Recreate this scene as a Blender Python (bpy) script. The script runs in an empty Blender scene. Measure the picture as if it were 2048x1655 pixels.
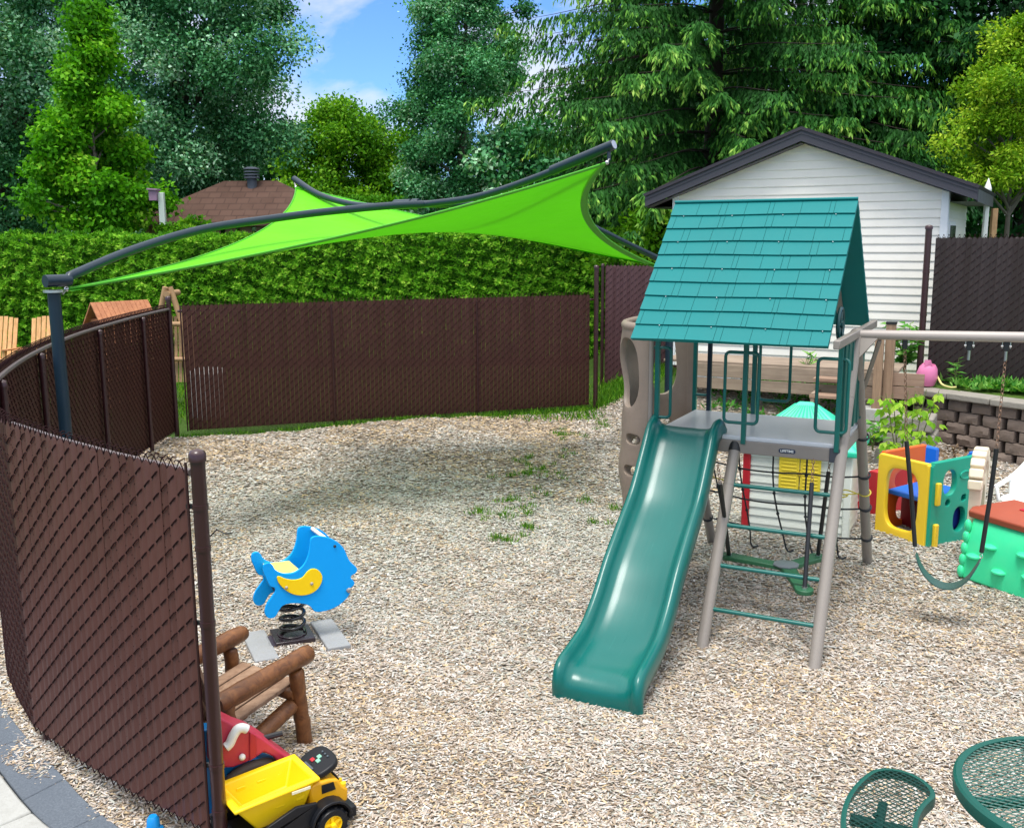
import bpy, math, random
import numpy as np
from mathutils import Vector, Matrix
random.seed(7); RNG = np.random.default_rng(11)
SC = bpy.context.scene
COL = SC.collection
# ------------------------------------------------------------------ camera
FOC, PITCH, ROLL, CAMH = 2000.0, 0.177, -0.006, 2.95
def setup_camera():
    c, s = math.cos(PITCH), math.sin(PITCH); cr, sr = math.cos(ROLL), math.sin(ROLL)
    R = Vector((1, 0, 0)); D = Vector((0, -s, -c)); F = Vector((0, c, -s))
    right = R*cr - D*sr; down = R*sr + D*cr
    cam = bpy.data.cameras.new('camera'); o = bpy.data.objects.new('camera', cam); COL.objects.link(o)
    m = Matrix((right, -down, -F)).transposed().to_4x4(); m.translation = Vector((0, 0, CAMH))
    o.matrix_world = m
    cam.sensor_fit = 'HORIZONTAL'; cam.sensor_width = 36.0; cam.lens = FOC*36.0/2048.0
    cam.clip_start = 0.1; cam.clip_end = 3000
    SC.camera = o
setup_camera()
def ray(px, py):
    c, s = math.cos(PITCH), math.sin(PITCH); cr, sr = math.cos(ROLL), math.sin(ROLL)
    u, v = px-1024, py-827.5
    u0 = cr*u+sr*v; v0 = -sr*u+cr*v
    x, y = u0/FOC, v0/FOC
    return Vector((x, c-y*s, -s-y*c))
EYE = Vector((0, 0, CAMH))
def W(px, py, z=None, Y=None):
    """world point seen at photo pixel (px, py), on height z or at distance Y"""
    d = ray(px, py)
    t = (z-CAMH)/d.z if z is not None else Y/d.y
    return EYE+d*t
def Wplane(px, py, P, N):
    d = ray(px, py); t = (Vector(P)-EYE).dot(N)/d.dot(N)
    return EYE+d*t
def sstep(a, b, x):
    t = min(1, max(0, (x-a)/(b-a))); return t*t*(3-2*t)
def hx(h, k=1.0):
    h = h.lstrip('#'); out = []
    for i in (0, 2, 4):
        v = int(h[i:i+2], 16)/255
        out.append((v/12.92 if v <= .04045 else ((v+.055)/1.055)**2.4)*k)
    return tuple(out)
# ------------------------------------------------------------------ materials
def newmat(name):
    m = bpy.data.materials.new(name); m.use_nodes = True
    nt = m.node_tree; nt.nodes.clear()
    out = nt.nodes.new('ShaderNodeOutputMaterial')
    return m, nt, out
def N(nt, t, **k):
    n = nt.nodes.new(t)
    for a, b in k.items():
        if a in n.inputs: n.inputs[a].default_value = b
        else: setattr(n, a, b)
    return n
def mix(nt, f, a, b, blend='MIX'):
    n = nt.nodes.new('ShaderNodeMix'); n.data_type = 'RGBA'; n.blend_type = blend
    for sock, v in ((n.inputs[0], f), (n.inputs[6], a), (n.inputs[7], b)):
        if isinstance(v, bpy.types.NodeSocket): nt.links.new(v, sock)
        elif isinstance(v, (int, float)): sock.default_value = v
        else: sock.default_value = (*v, 1) if len(v) == 3 else v
    return n.outputs[2]
def ramp(nt, fac, stops, interp='LINEAR'):
    r = nt.nodes.new('ShaderNodeValToRGB'); r.color_ramp.interpolation = interp
    el = r.color_ramp.elements
    while len(el) < len(stops): el.new(0.5)
    for e, (p, c) in zip(el, stops): e.position = p; e.color = (*c, 1) if len(c) == 3 else c
    nt.links.new(fac, r.inputs[0]); return r.outputs[0]
def noise(nt, scale, detail=4, rough=.6, vec=None, dist=0):
    n = N(nt, 'ShaderNodeTexNoise'); n.inputs['Scale'].default_value = scale; n.inputs['Detail'].default_value = detail
    n.inputs['Roughness'].default_value = rough; n.inputs['Distortion'].default_value = dist
    if vec is None:
        tc = nt.nodes.new('ShaderNodeTexCoord'); vec = tc.outputs['Object']
    nt.links.new(vec, n.inputs['Vector']); return n.outputs[0]
def bumped(nt, h, strength, dist=.01):
    b = N(nt, 'ShaderNodeBump'); b.inputs['Strength'].default_value = strength; b.inputs['Distance'].default_value = dist
    nt.links.new(h, b.inputs['Height']); return b.outputs[0]
def principled(nt, out, col, rough=.5, spec=.5, metal=0, coat=0, nrm=None):
    p = N(nt, 'ShaderNodeBsdfPrincipled')
    if isinstance(col, bpy.types.NodeSocket): nt.links.new(col, p.inputs['Base Color'])
    else: p.inputs['Base Color'].default_value = (*col, 1)
    if isinstance(rough, bpy.types.NodeSocket): nt.links.new(rough, p.inputs['Roughness'])
    else: p.inputs['Roughness'].default_value = rough
    p.inputs['Specular IOR Level'].default_value = spec; p.inputs['Metallic'].default_value = metal
    p.inputs['Coat Weight'].default_value = coat; p.inputs['Coat Roughness'].default_value = .15
    if nrm is not None: nt.links.new(nrm, p.inputs['Normal'])
    if out is not None: nt.links.new(p.outputs[0], out.inputs[0])
    return p
def plain(name, col, rough=.45, var=.12, scale=6, bump=.05, bscale=60, spec=.5, metal=0, coat=0, dirt=0, dirtcol=(.12, .1, .08)):
    """painted / moulded surface: soft tone variation, fine grain, a little dust"""
    m, nt, out = newmat(name)
    n1 = noise(nt, scale, 5, .6); n2 = noise(nt, bscale, 3, .6)
    a = tuple(c*(1-var) for c in col); b = tuple(min(1, c*(1+var)) for c in col)
    c = mix(nt, n1, a, b)
    if dirt:
        n3 = noise(nt, scale*2.3, 8, .72)
        f = ramp(nt, n3, [(.45, (0, 0, 0)), (.75, (dirt,)*3)])
        c = mix(nt, f, c, dirtcol)
    rr = nt.nodes.new('ShaderNodeMapRange'); nt.links.new(n1, rr.inputs[0])
    rr.inputs[3].default_value = max(.02, rough-.08); rr.inputs[4].default_value = min(1, rough+.1)
    principled(nt, out, c, rr.outputs[0], spec, metal, coat, bumped(nt, n2, bump) if bump else None)
    return m
def woodmat(name, c1, c2, axis='X', scale=1.0, rough=.65, bump=.3, coat=0):
    m, nt, out = newmat(name)
    tc = nt.nodes.new('ShaderNodeTexCoord'); mp = nt.nodes.new('ShaderNodeMapping')
    st = {'X': (2, 30, 30), 'Y': (30, 2, 30), 'Z': (30, 30, 2), 'N': (9, 9, 9)}[axis]
    mp.inputs['Scale'].default_value = tuple(v*scale for v in st); nt.links.new(tc.outputs['Object'], mp.inputs[0])
    g = noise(nt, 1, 6, .65, mp.outputs[0], .6)
    n1 = noise(nt, 3, 4, .6)
    col = ramp(nt, g, [(.25, c1), (.5, tuple((a+b)/2 for a, b in zip(c1, c2))), (.75, c2)])
    col = mix(nt, n1, col, tuple(v*.6 for v in c1), 'MULTIPLY') if False else mix(nt, ramp(nt, n1, [(.4, (0, 0, 0)), (.8, (.35,)*3)]), col, tuple(v*.45 for v in c1))
    principled(nt, out, col, rough, .4, 0, coat, bumped(nt, g, bump, .004))
    return m
def attr(nt, name='rnd'):
    a = nt.nodes.new('ShaderNodeAttribute'); a.attribute_name = name; a.attribute_type = 'GEOMETRY'
    return a.outputs['Fac']
def leafmat(name, stops, trans=.35, rough=.5, spec=.35, sat=1.0):
    m, nt, out = newmat(name)
    col = ramp(nt, attr(nt), stops)
    p = principled(nt, None, col, max(rough, .55), .12)
    t = N(nt, 'ShaderNodeBsdfTranslucent')
    tcol = mix(nt, 1.0, col, (1.0, 1.0, .45), 'MULTIPLY'); nt.links.new(tcol, t.inputs[0])
    mx = N(nt, 'ShaderNodeMixShader'); mx.inputs[0].default_value = trans
    nt.links.new(p.outputs[0], mx.inputs[1]); nt.links.new(t.outputs[0], mx.inputs[2]); nt.links.new(mx.outputs[0], out.inputs[0])
    return m
# ------------------------------------------------------------------ mesh builders
class MB:
    def __init__(s): s.v = []; s.f = []
    def add(s, vs, fs):
        o = len(s.v); s.v += [tuple(v) for v in vs]; s.f += [tuple(i+o for i in f) for f in fs]; return s
    def box(s, c, size, R=None):
        hx_, hy, hz = [d/2 for d in size]; c = Vector(c)
        vs = []
        for x in (-hx_, hx_):
            for y in (-hy, hy):
                for z in (-hz, hz):
                    p = Vector((x, y, z)); vs.append(c+(R @ p if R is not None else p))
        return s.add(vs, [(0, 1, 3, 2), (4, 6, 7, 5), (0, 4, 5, 1), (2, 3, 7, 6), (0, 2, 6, 4), (1, 5, 7, 3)])
    def bar(s, p0, p1, w, h, up=(0, 0, 1)):
        p0, p1 = Vector(p0), Vector(p1); d = (p1-p0); L = d.length; d.normalize(); up = Vector(up)
        sd = d.cross(up)
        if sd.length < 1e-4: sd = d.cross(Vector((0, 1, 0)))
        sd.normalize(); u2 = sd.cross(d)
        R = Matrix((d, sd, u2)).transposed()
        return s.box((p0+p1)/2, (L, w, h), R)
    def tube(s, pts, r, n=10, cap=True, closed=False, rx=None):
        P = [Vector(p) for p in pts]; m = len(P)
        rs = list(r) if isinstance(r, (list, tuple)) else [r]*m
        T = []
        for i in range(m):
            a = P[(i-1) % m] if (closed or i > 0) else P[i]; b = P[(i+1) % m] if (closed or i < m-1) else P[i]
            t = b-a; T.append(t.normalized() if t.length > 1e-9 else Vector((0, 0, 1)))
        ref = Vector((0, 0, 1)) if abs(T[0].z) < .9 else Vector((1, 0, 0))
        nrm = (ref-T[0]*ref.dot(T[0])).normalized()
        vs = []
        for i in range(m):
            if i: nrm = (nrm-T[i]*nrm.dot(T[i]))
            if nrm.length < 1e-6: nrm = T[i].orthogonal()
            nrm.normalize(); b = T[i].cross(nrm)
            for k in range(n):
                a = 2*math.pi*k/n; vs.append(P[i]+(nrm*math.cos(a)+b*math.sin(a))*rs[i])
        fs = []
        for i in range(m if closed else m-1):
            j = (i+1) % m
            for k in range(n):
                k2 = (k+1) % n; fs.append((i*n+k, i*n+k2, j*n+k2, j*n+k))
        if cap and not closed:
            fs.append(tuple(range(n-1, -1, -1))); fs.append(tuple((m-1)*n+k for k in range(n)))
        return s.add(vs, fs)
    def prism(s, poly, off):
        off = Vector(off); P = [Vector(p) for p in poly]; n = len(P)
        vs = P+[p+off for p in P]
        fs = [tuple(range(n-1, -1, -1)), tuple(range(n, 2*n))]+[(i, (i+1) % n, n+(i+1) % n, n+i) for i in range(n)]
        return s.add(vs, fs)
    def lathe(s, prof, c=(0, 0, 0), R=None, n=20):
        c = Vector(c); vs = []; m = len(prof)
        for r, z in prof:
            for k in range(n):
                a = 2*math.pi*k/n; p = Vector((r*math.cos(a), r*math.sin(a), z)); vs.append(c+(R @ p if R is not None else p))
        fs = [(i*n+k, i*n+(k+1) % n, (i+1)*n+(k+1) % n, (i+1)*n+k) for i in range(m-1) for k in range(n)]
        fs.append(tuple(range(n-1, -1, -1))); fs.append(tuple((m-1)*n+k for k in range(n)))
        return s.add(vs, fs)
    def ball(s, c, r, n=10, sc=(1, 1, 1)):
        m = max(5, n//2+1)
        pr = [(r*math.sin(math.pi*i/m)*1.0, -r*math.cos(math.pi*i/m)) for i in range(1, m)]
        R = Matrix.Diagonal(Vector(sc))
        return s.lathe([(r*.02, -r)]+pr+[(r*.02, r)], c, R, n)
    def build(s, name, mat, parent=None, smooth=True, ang=38, bevel=0, seg=2, subs=0, solid=0):
        me = bpy.data.meshes.new(name); me.from_pydata([tuple(v) for v in s.v], [], s.f); me.update()
        import bmesh
        bm = bmesh.new(); bm.from_mesh(me); bmesh.ops.recalc_face_normals(bm, faces=bm.faces[:]); bm.to_mesh(me); bm.free()
        if smooth:
            me.polygons.foreach_set('use_smooth', [True]*len(me.polygons)); me.set_sharp_from_angle(angle=math.radians(ang))
        if mat: me.materials.append(mat)
        o = bpy.data.objects.new(name, me); COL.objects.link(o)
        if parent: o.parent = parent
        if solid:
            md = o.modifiers.new('solid', 'SOLIDIFY'); md.thickness = solid; md.offset = 0
        if bevel:
            md = o.modifiers.new('bevel', 'BEVEL'); md.width = bevel; md.segments = seg; md.limit_method = 'ANGLE'; md.angle_limit = math.radians(40)
        if subs:
            md = o.modifiers.new('sub', 'SUBSURF'); md.levels = subs; md.render_levels = subs
        return o
def npmesh(name, V, F, mat, parent=None, rnd=None, smooth=False):
    V = np.asarray(V, np.float32); F = np.asarray(F, np.int32); k = F.shape[1]
    me = bpy.data.meshes.new(name)
    me.vertices.add(len(V)); me.vertices.foreach_set('co', V.ravel())
    me.loops.add(F.size); me.loops.foreach_set('vertex_index', F.ravel())
    me.polygons.add(len(F)); me.polygons.foreach_set('loop_start', np.arange(0, F.size, k, dtype=np.int32))
    if smooth: me.polygons.foreach_set('use_smooth', np.ones(len(F), bool))
    if rnd is not None:
        a = me.attributes.new('rnd', 'FLOAT', 'FACE'); a.data.foreach_set('value', np.asarray(rnd, np.float32))
    me.update(calc_edges=True); me.validate()
    if mat: me.materials.append(mat)
    o = bpy.data.objects.new(name, me); COL.objects.link(o)
    if parent: o.parent = parent
    return o
def nrmz(a): return a/np.maximum(np.linalg.norm(a, axis=1, keepdims=True), 1e-9)
def cards(P, D, Nn, L, Wd, fold=.15, mid=.42):
    """one four-cornered leaf per row: base P, pointing D, facing Nn"""
    D = nrmz(D); S = nrmz(np.cross(D, Nn)); U = np.cross(S, D)
    L = np.asarray(L)[:, None]; Wd = np.asarray(Wd)[:, None]
    a = P; c = P+D*L; m = P+D*L*mid+U*(Wd*fold)
    V = np.stack([a, m+S*Wd*.5, c, m-S*Wd*.5], 1).reshape(-1, 3)
    F = np.arange(len(P)*4).reshape(-1, 4)
    return V, F
def prop(o, label=None, cat=None, group=None, kind=None):
    if label: o['label'] = label
    if cat: o['category'] = cat
    if group: o['group'] = group
    if kind: o['kind'] = kind
    return o
def thing(name, label, cat, loc=(0, 0, 0), rz=0, group=None):
    o = bpy.data.objects.new(name, None); COL.objects.link(o); o.location = loc; o.rotation_euler = (0, 0, rz); o.empty_display_size = .1
    return prop(o, label, cat, group)
def copies(o, name=None, parent=None, loc=None):
    c = o.copy(); COL.objects.link(c)
    if parent: c.parent = parent
    if loc is not None: c.location = loc
    for ch in list(o.children):
        d = copies(ch, None, c)
    return c
def smooth_path(pts, n=6, closed=False):
    """Catmull-Rom through the points"""
    P = [Vector(p) for p in pts]; m = len(P); out = []
    for i in range(m if closed else m-1):
        if closed: p0, p1, p2, p3 = P[(i-1) % m], P[i], P[(i+1) % m], P[(i+2) % m]
        else: p0, p1, p2, p3 = P[max(i-1, 0)], P[i], P[i+1], P[min(i+2, m-1)]
        for k in range(n):
            t = k/n
            out.append(.5*((2*p1)+(p2-p0)*t+(2*p0-5*p1+4*p2-p3)*t*t+(3*p1-p0-3*p2+p3)*t**3))
    if not closed: out.append(P[-1])
    return out
# ------------------------------------------------------------------ light and sky
SUN_DIR = Vector((-.12, -.27, .95)).normalized()      # towards the sun
def setup_world():
    w = bpy.data.worlds.new('World'); SC.world = w; w.use_nodes = True; nt = w.node_tree; nt.nodes.clear()
    out = nt.nodes.new('ShaderNodeOutputWorld'); bg = nt.nodes.new('ShaderNodeBackground'); nt.links.new(bg.outputs[0], out.inputs[0])
    sky = nt.nodes.new('ShaderNodeTexSky'); sky.sky_type = 'NISHITA'; sky.sun_disc = False
    sky.sun_elevation = math.asin(SUN_DIR.z); sky.sun_rotation = math.atan2(SUN_DIR.x, SUN_DIR.y)
    sky.air_density = 1.0; sky.dust_density = .2; sky.ozone_density = 2.5; sky.altitude = 300
    tc = nt.nodes.new('ShaderNodeTexCoord')
    mp = nt.nodes.new('ShaderNodeMapping'); mp.inputs['Scale'].default_value = (1, 1, 1.9); mp.inputs['Location'].default_value = (.37, .12, .06)
    nt.links.new(tc.outputs['Generated'], mp.inputs[0])
    n1 = noise(nt, 5.2, 9, .55, mp.outputs[0], .25)
    f = ramp(nt, n1, [(.40, (0, 0, 0)), (.52, (.7,)*3), (.66, (.97,)*3)])
    blue = mix(nt, 1.0, sky.outputs[0], (.35, .52, .79), 'MULTIPLY'); cl = mix(nt, f, blue, (3.4, 3.5, 3.8))
    # unseen bright cloud added overhead for soft light, open blue towards the horizon
    sx = nt.nodes.new('ShaderNodeSeparateXYZ'); nt.links.new(tc.outputs['Generated'], sx.inputs[0])
    hi = nt.nodes.new('ShaderNodeMapRange'); hi.interpolation_type = 'SMOOTHSTEP'; nt.links.new(sx.outputs[2], hi.inputs[0])
    hi.inputs[1].default_value = .26; hi.inputs[2].default_value = .62
    n3 = noise(nt, 2.2, 5, .55, mp.outputs[0])
    veil = mix(nt, n3, (4.7, 4.9, 5.3), (7.4, 7.4, 7.4)); cl = mix(nt, hi.outputs[0], cl, veil)
    nt.links.new(cl, bg.inputs[0]); bg.inputs[1].default_value = .15
    s = bpy.data.lights.new('sun', 'SUN'); s.energy = 2.1; s.angle = math.radians(22); s.color = (1, .96, .9)
    o = bpy.data.objects.new('sun', s); COL.objects.link(o); o.location = (0, 0, 30)
    o.rotation_euler = SUN_DIR.to_track_quat('Z', 'Y').to_euler()
    SC.view_settings.view_transform = 'Standard'; SC.view_settings.look = 'None'; SC.view_settings.exposure = .92; SC.view_settings.gamma = 1
    SC.cycles.max_bounces = 6; SC.cycles.transparent_max_bounces = 6; SC.cycles.diffuse_bounces = 3
    SC.cycles.use_denoising = True
setup_world()
# ------------------------------------------------------------------ shared materials
BROWN = hx('#4b302e')
mSLAT = plain('brown_slat', hx('#57362f', .92), .45, .18, 3, .1, 90, spec=.3, dirt=.12, dirtcol=hx('#5b4640'))
mSLATD = plain('dark_brown_slat', hx('#452822', .85), .5, .2, 3, .12, 90, spec=.25)
mWIRE = plain('dark_vinyl_wire', hx('#261416'), .75, .2, 10, 0, spec=.1)
mWIRED = plain('brown_vinyl_wire', hx('#301a17'), .75, .2, 10, 0, spec=.1)
mPOSTB = plain('brown_coated_steel', hx('#35191d'), .35, .12, 4, .03, coat=.3)
mNAVY = plain('navy_steel', hx('#1a3446', .6), .38, .1, 4, .02, coat=.1, spec=.4)
mGREY = plain('taupe_steel', hx('#88817a'), .42, .07, 4, .03, dirt=.12, dirtcol=hx('#5e5550'))
mTAUPE = plain('taupe_plastic', hx('#85776a'), .5, .08, 5, .05, dirt=.2, dirtcol=hx('#5a5048'))
mTEAL = plain('teal_steel', hx('#046059'), .35, .1, 5, .02, coat=.2)
mTEALD = plain('teal_panel', hx('#0a5a52'), .45, .1, 5, .04)
mROOF = plain('teal_roof_plastic', (.001, .165, .168), .55, .12, 1.6, .04, spec=.22, dirt=.10, dirtcol=hx('#2f827c'))
mBLACK = plain('black_plastic', (.012, .013, .015), .45, .2, 8, .05)
mCHROME = plain('zinc_metal', (.6, .6, .6), .3, .1, 30, 0, metal=1)
mRUST = plain('rusty_zinc', hx('#8a6f5c'), .55, .4, 60, .1, metal=.6, dirt=.5, dirtcol=hx('#6b3f24'))
mWHITEP = plain('white_plastic', hx('#e4e6e2'), .4, .04, 5, .03, dirt=.1, dirtcol=hx('#b8b4aa'))
mYEL = plain('yellow_plastic', hx('#f2b90c'), .35, .06, 6, .02)
mRED = plain('red_plastic', hx('#b3202c'), .38, .1, 6, .03)
mORANGE = plain('orange_plastic', hx('#e0601c'), .42, .08, 6, .03)
mBLUE = plain('blue_plastic', hx('#1466c8'), .4, .08, 6, .03)
mBIRCH = woodmat('raw_timber', hx('#8a6c4c'), hx('#b7946c'), 'N', 1)
mCONC = plain('pale_concrete', hx('#a9aaa6'), .9, .12, 7, .4, 50, dirt=.35, dirtcol=hx('#7c7a72'))
mBARK = plain('tree_bark', hx('#3a322b'), .9, .35, 5, .8, 14)
mBARKL = plain('grey_bark', hx('#6c645a'), .9, .3, 5, .8, 14)
# ------------------------------------------------------------------ plan of the yard
def terr(x, y):
    z = -.08*sstep(5.4, 4.8, y)
    z += .62*sstep(12.6, 15.2, y)*sstep(1.3, 2.9, x)
    z += .04*math.sin(x*1.3+.5)*math.sin(y*1.1)*sstep(6, 9, y)
    return z
CORNER = Vector((-5.1, 14.9, 0)); NEARC = Vector((-2.82, 5.47, 0)); NEARE = Vector((-1.515, 4.5, 0))
CURVE = smooth_path([(-5.1, 14.9, 0), (-5.05, 13.4, 0), (-4.88, 11.5, 0), (-4.67, 10.2, 0), (-4.38, 8.95, 0), (-4.02, 7.78, 0), (-3.7, 6.95, 0), (-3.3, 6.15, 0), (-2.82, 5.47, 0)], 5)
BACKA, BACKB = Vector((-4.98, 14.9, 0)), Vector((1.42, 17.05, 0))
def fence_x(y):
    """x of the curved side fence at distance y"""
    for a, b in zip(CURVE[:-1], CURVE[1:]):
        if b.y <= y <= a.y: return a.x+(b.x-a.x)*(y-a.y)/(b.y-a.y)
    if y > CURVE[0].y: return CURVE[0].x
    t = (y-NEARC.y)/(NEARE.y-NEARC.y); return NEARC.x+(NEARE.x-NEARC.x)*t
def in_chips(x, y):
    if x > 8.2 or y < 3.2: return False
    if y > NEARC.y:
        if x < fence_x(y)-.12: return False
    elif x < fence_x(y)-.35: return False
    if x < 2.0:
        if y > BACKA.y+(x-BACKA.x)*(BACKB.y-BACKA.y)/(BACKB.x-BACKA.x)-.22: return False
    elif y > 15.2: return False
    if x > 5.3 and y > 13.9-(x-5.3)*1.2: return False
    return True
def make_ground():
    m, nt, out = newmat('grass_soil')
    n1 = noise(nt, 1.5, 6, .7); n2 = noise(nt, 40, 4, .7)
    c = ramp(nt, n1, [(.3, hx('#3c5a1c', .8)), (.6, hx('#557a28', .8)), (.8, hx('#6b7a3a', .8))])
    c = mix(nt, n2, c, hx('#33481a', .6))
    principled(nt, out, c, .9, .2, nrm=bumped(nt, n2, .8, .03))
    ys = [-30, -5, 2]+[2.5+.5*i for i in range(40)]+[24, 28, 35, 50, 80, 150, 300, 700, 1500]
    xs = [-1500, -600, -200, -80, -40, -25, -15]+[-10+.5*i for i in range(41)]+[12, 16, 25, 40, 80, 200, 600, 1500]
    b = MB(); nx = len(xs)
    vs = [(x, y, terr(x, y)-.03) for y in ys for x in xs]
    fs = [(j*nx+i, j*nx+i+1, (j+1)*nx+i+1, (j+1)*nx+i) for j in range(len(ys)-1) for i in range(nx-1)]
    b.add(vs, fs); o = b.build('ground', m); prop(o, kind='structure')
    # the bed of wood chips
    m, nt, out = newmat('chip_bed')
    n1 = noise(nt, .7, 4, .6); n2 = noise(nt, 55, 5, .75)
    c = ramp(nt, n2, [(.3, hx('#7d6e5e')), (.5, hx('#a39584')), (.7, hx('#bcb0a0'))])
    c = mix(nt, n1, c, hx('#77756c'))
    principled(nt, out, c, .95, .15, nrm=bumped(nt, n2, 1, .02))
    st = .12; b = MB(); idx = {}; fs = []
    def vid(i, j):
        if (i, j) not in idx:
            x, y = i*st, j*st; idx[(i, j)] = len(b.v); b.v.append((x, y, terr(x, y)+.004+.012*math.sin(x*7.1+y*3.3)*math.sin(y*5.7-x*2)))
        return idx[(i, j)]
    for i in range(-50, 69):
        for j in range(26, 150):
            if in_chips((i+.5)*st, (j+.5)*st): fs.append((vid(i, j), vid(i+1, j), vid(i+1, j+1), vid(i, j+1)))
    b.f = fs; o = b.build('wood_chip_bed', m, ang=180); prop(o, kind='structure')
make_ground()
def make_chips():
    m, nt, out = newmat('wood_chip')
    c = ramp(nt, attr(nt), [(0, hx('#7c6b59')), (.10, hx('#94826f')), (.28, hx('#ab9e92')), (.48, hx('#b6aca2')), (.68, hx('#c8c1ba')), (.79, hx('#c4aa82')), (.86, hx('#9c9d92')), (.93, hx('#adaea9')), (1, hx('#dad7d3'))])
    principled(nt, out, c, .85, .2)
    bands = [(3.6, 6.0, 9500, .033, .0088), (6.0, 8.0, 6200, .037, .0105), (8.0, 11, 3600, .043, .0135), (11, 18, 1600, .056, .020)]
    PP = []; LL = []; WW = []
    for y0, y1, dens, l, w in bands:
        x0 = max(-6, -.60*y1-1.5); x1 = min(8.2, .60*y1+1.5)
        n = int(dens*(y1-y0)*(x1-x0)); x = RNG.uniform(x0, x1, n); y = RNG.uniform(y0, y1, n)
        k = (np.abs(x) < .56*y+.25) | ((np.abs(x) < .56*y+1.7) & (RNG.uniform(0, 1, n) < .5)); x, y = x[k], y[k]
        ok = np.array([in_chips(a, b_) for a, b_ in zip(x, y)]); x, y = x[ok], y[ok]
        z = np.array([terr(a, b_) for a, b_ in zip(x, y)])+RNG.uniform(.002, .02, len(x))
        z += .012*np.sin(x*7.1+y*3.3)*np.sin(y*5.7-x*2)
        PP.append(np.stack([x, y, z], 1)); LL.append(l*RNG.uniform(.45, 1.5, len(x))); WW.append(w*RNG.uniform(.6, 1.5, len(x)))
    P = np.concatenate(PP); L = np.concatenate(LL); Wd = np.concatenate(WW); n = len(P)
    a = RNG.uniform(0, 2*np.pi, n); D = np.stack([np.cos(a), np.sin(a), RNG.normal(0, .12, n)], 1)
    Nn = np.stack([RNG.normal(0, .22, n), RNG.normal(0, .22, n), np.ones(n)], 1)
    D = nrmz(D); S = nrmz(np.cross(D, Nn)); hw = (Wd*.5)[:, None]; hl = (L*.5)[:, None]; tp = RNG.uniform(.35, 1, n)[:, None]
    V = np.stack([P-D*hl-S*hw*tp, P-D*hl*.8+S*hw, P+D*hl+S*hw*tp, P+D*hl*.85-S*hw], 1).reshape(-1, 3)
    F = np.arange(n*4).reshape(-1, 4)
    # colours drift in patches: tan chips, and grey ones mostly in a middle band
    x, y = P[:, 0], P[:, 1]
    patch = np.sin(x*.9+1.3*np.sin(y*.7))*np.sin(y*1.1+.8*np.sin(x*1.3))+.5*np.sin(x*2.3+y*1.7)
    r = RNG.uniform(0, 1, n)
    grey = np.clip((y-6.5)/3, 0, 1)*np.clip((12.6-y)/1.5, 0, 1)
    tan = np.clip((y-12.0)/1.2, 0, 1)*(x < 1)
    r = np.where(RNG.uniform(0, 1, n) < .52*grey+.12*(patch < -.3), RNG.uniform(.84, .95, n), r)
    r = np.where(RNG.uniform(0, 1, n) < .5*tan*(patch > -.4)+.26*(patch > .5), RNG.choice([.06, .12, .2, .78, .8], n), r)
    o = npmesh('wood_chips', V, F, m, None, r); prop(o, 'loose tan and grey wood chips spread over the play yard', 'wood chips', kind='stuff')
make_chips()
def blades(pts, n_each, h, spread, w=.006):
    P = np.repeat(np.asarray(pts, float), n_each, 0); n = len(P)
    P = P+np.stack([RNG.normal(0, spread, n), RNG.normal(0, spread, n), np.zeros(n)], 1)
    D = np.stack([RNG.normal(0, .4, n), RNG.normal(0, .4, n), np.ones(n)], 1)
    Nn = np.stack([RNG.normal(0, 1, n), RNG.normal(0, 1, n), np.full(n, .2)], 1)
    return cards(P, D, Nn, h*RNG.uniform(.5, 1.3, n), w*RNG.uniform(.7, 1.5, n), .1, .3)
mGRASS = leafmat('grass_blade', [(0, hx('#2f5a14')), (.5, hx('#4f8a1e')), (1, hx('#86b03a'))], .4)
def make_grass():
    Vs = []; Fs = []; off = 0
    def put(V, F):
        nonlocal off
        Vs.append(V); Fs.append(F+off); off += len(V)
    # tufts in the chips
    pts = []
    for (px, py, r, k) in [(1118, 868, 14, 6), (1160, 872, 26, 5), (1205, 848, 16, 6), (1135, 915, 18, 3), (1055, 928, 16, 5), (1048, 950, 14, 4), (1075, 958, 30, 5), (1110, 958, 16, 4),
                           (1015, 998, 22, 5), (1050, 1008, 22, 5), (955, 1022, 16, 4), (990, 1032, 20, 4), (1030, 1035, 24, 5), (1052, 1050, 14, 4), (990, 1078, 12, 5), (1028, 1080, 12, 3), (1170, 1000, 12, 3), (1190, 1040, 16, 3), (1010, 960, 12, 2), (1225, 1010, 10, 2), (1100, 985, 20, 2)]:
        for _ in range(k):
            q = W(px+random.gauss(0, r*.8), py+random.gauss(0, r*.35), 0); q.z = terr(q.x, q.y); pts.append(q)
    put(*blades(pts, 26, .085, .035, .007))
    # strip under the back fence
    pts = []
    for _ in range(260):
        t = random.random(); q = BACKA.lerp(BACKB, t); pts.append((q.x+random.gauss(0, .05), q.y-.16+random.gauss(0, .07)*(1 if t < .55 else .8), terr(q.x, q.y)))
    put(*blades(pts, 7, .075, .04, .009))
    # verge by the end of the back fence and the second fence
    pts = []
    for _ in range(700):
        q = W(random.uniform(1200, 1330), random.uniform(765, 815), 0.05); pts.append((q.x, q.y, terr(q.x, q.y)))
    put(*blades(pts, 8, .12, .08, .012))
    # lawn beyond the fence
    pts = []
    for _ in range(5200):
        y = random.uniform(16, 22.5); x = random.uniform(-.56*y, 3); pts.append((x, y, -.03))
    put(*blades(pts, 6, .12, .12, .016))
    V = np.concatenate(Vs); F = np.concatenate(Fs)
    o = npmesh('grass', V, F, mGRASS, None, RNG.uniform(0, 1, len(F))); prop(o, 'green grass along the fence foot and in tufts among the chips', 'grass', kind='stuff')
make_grass()
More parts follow.
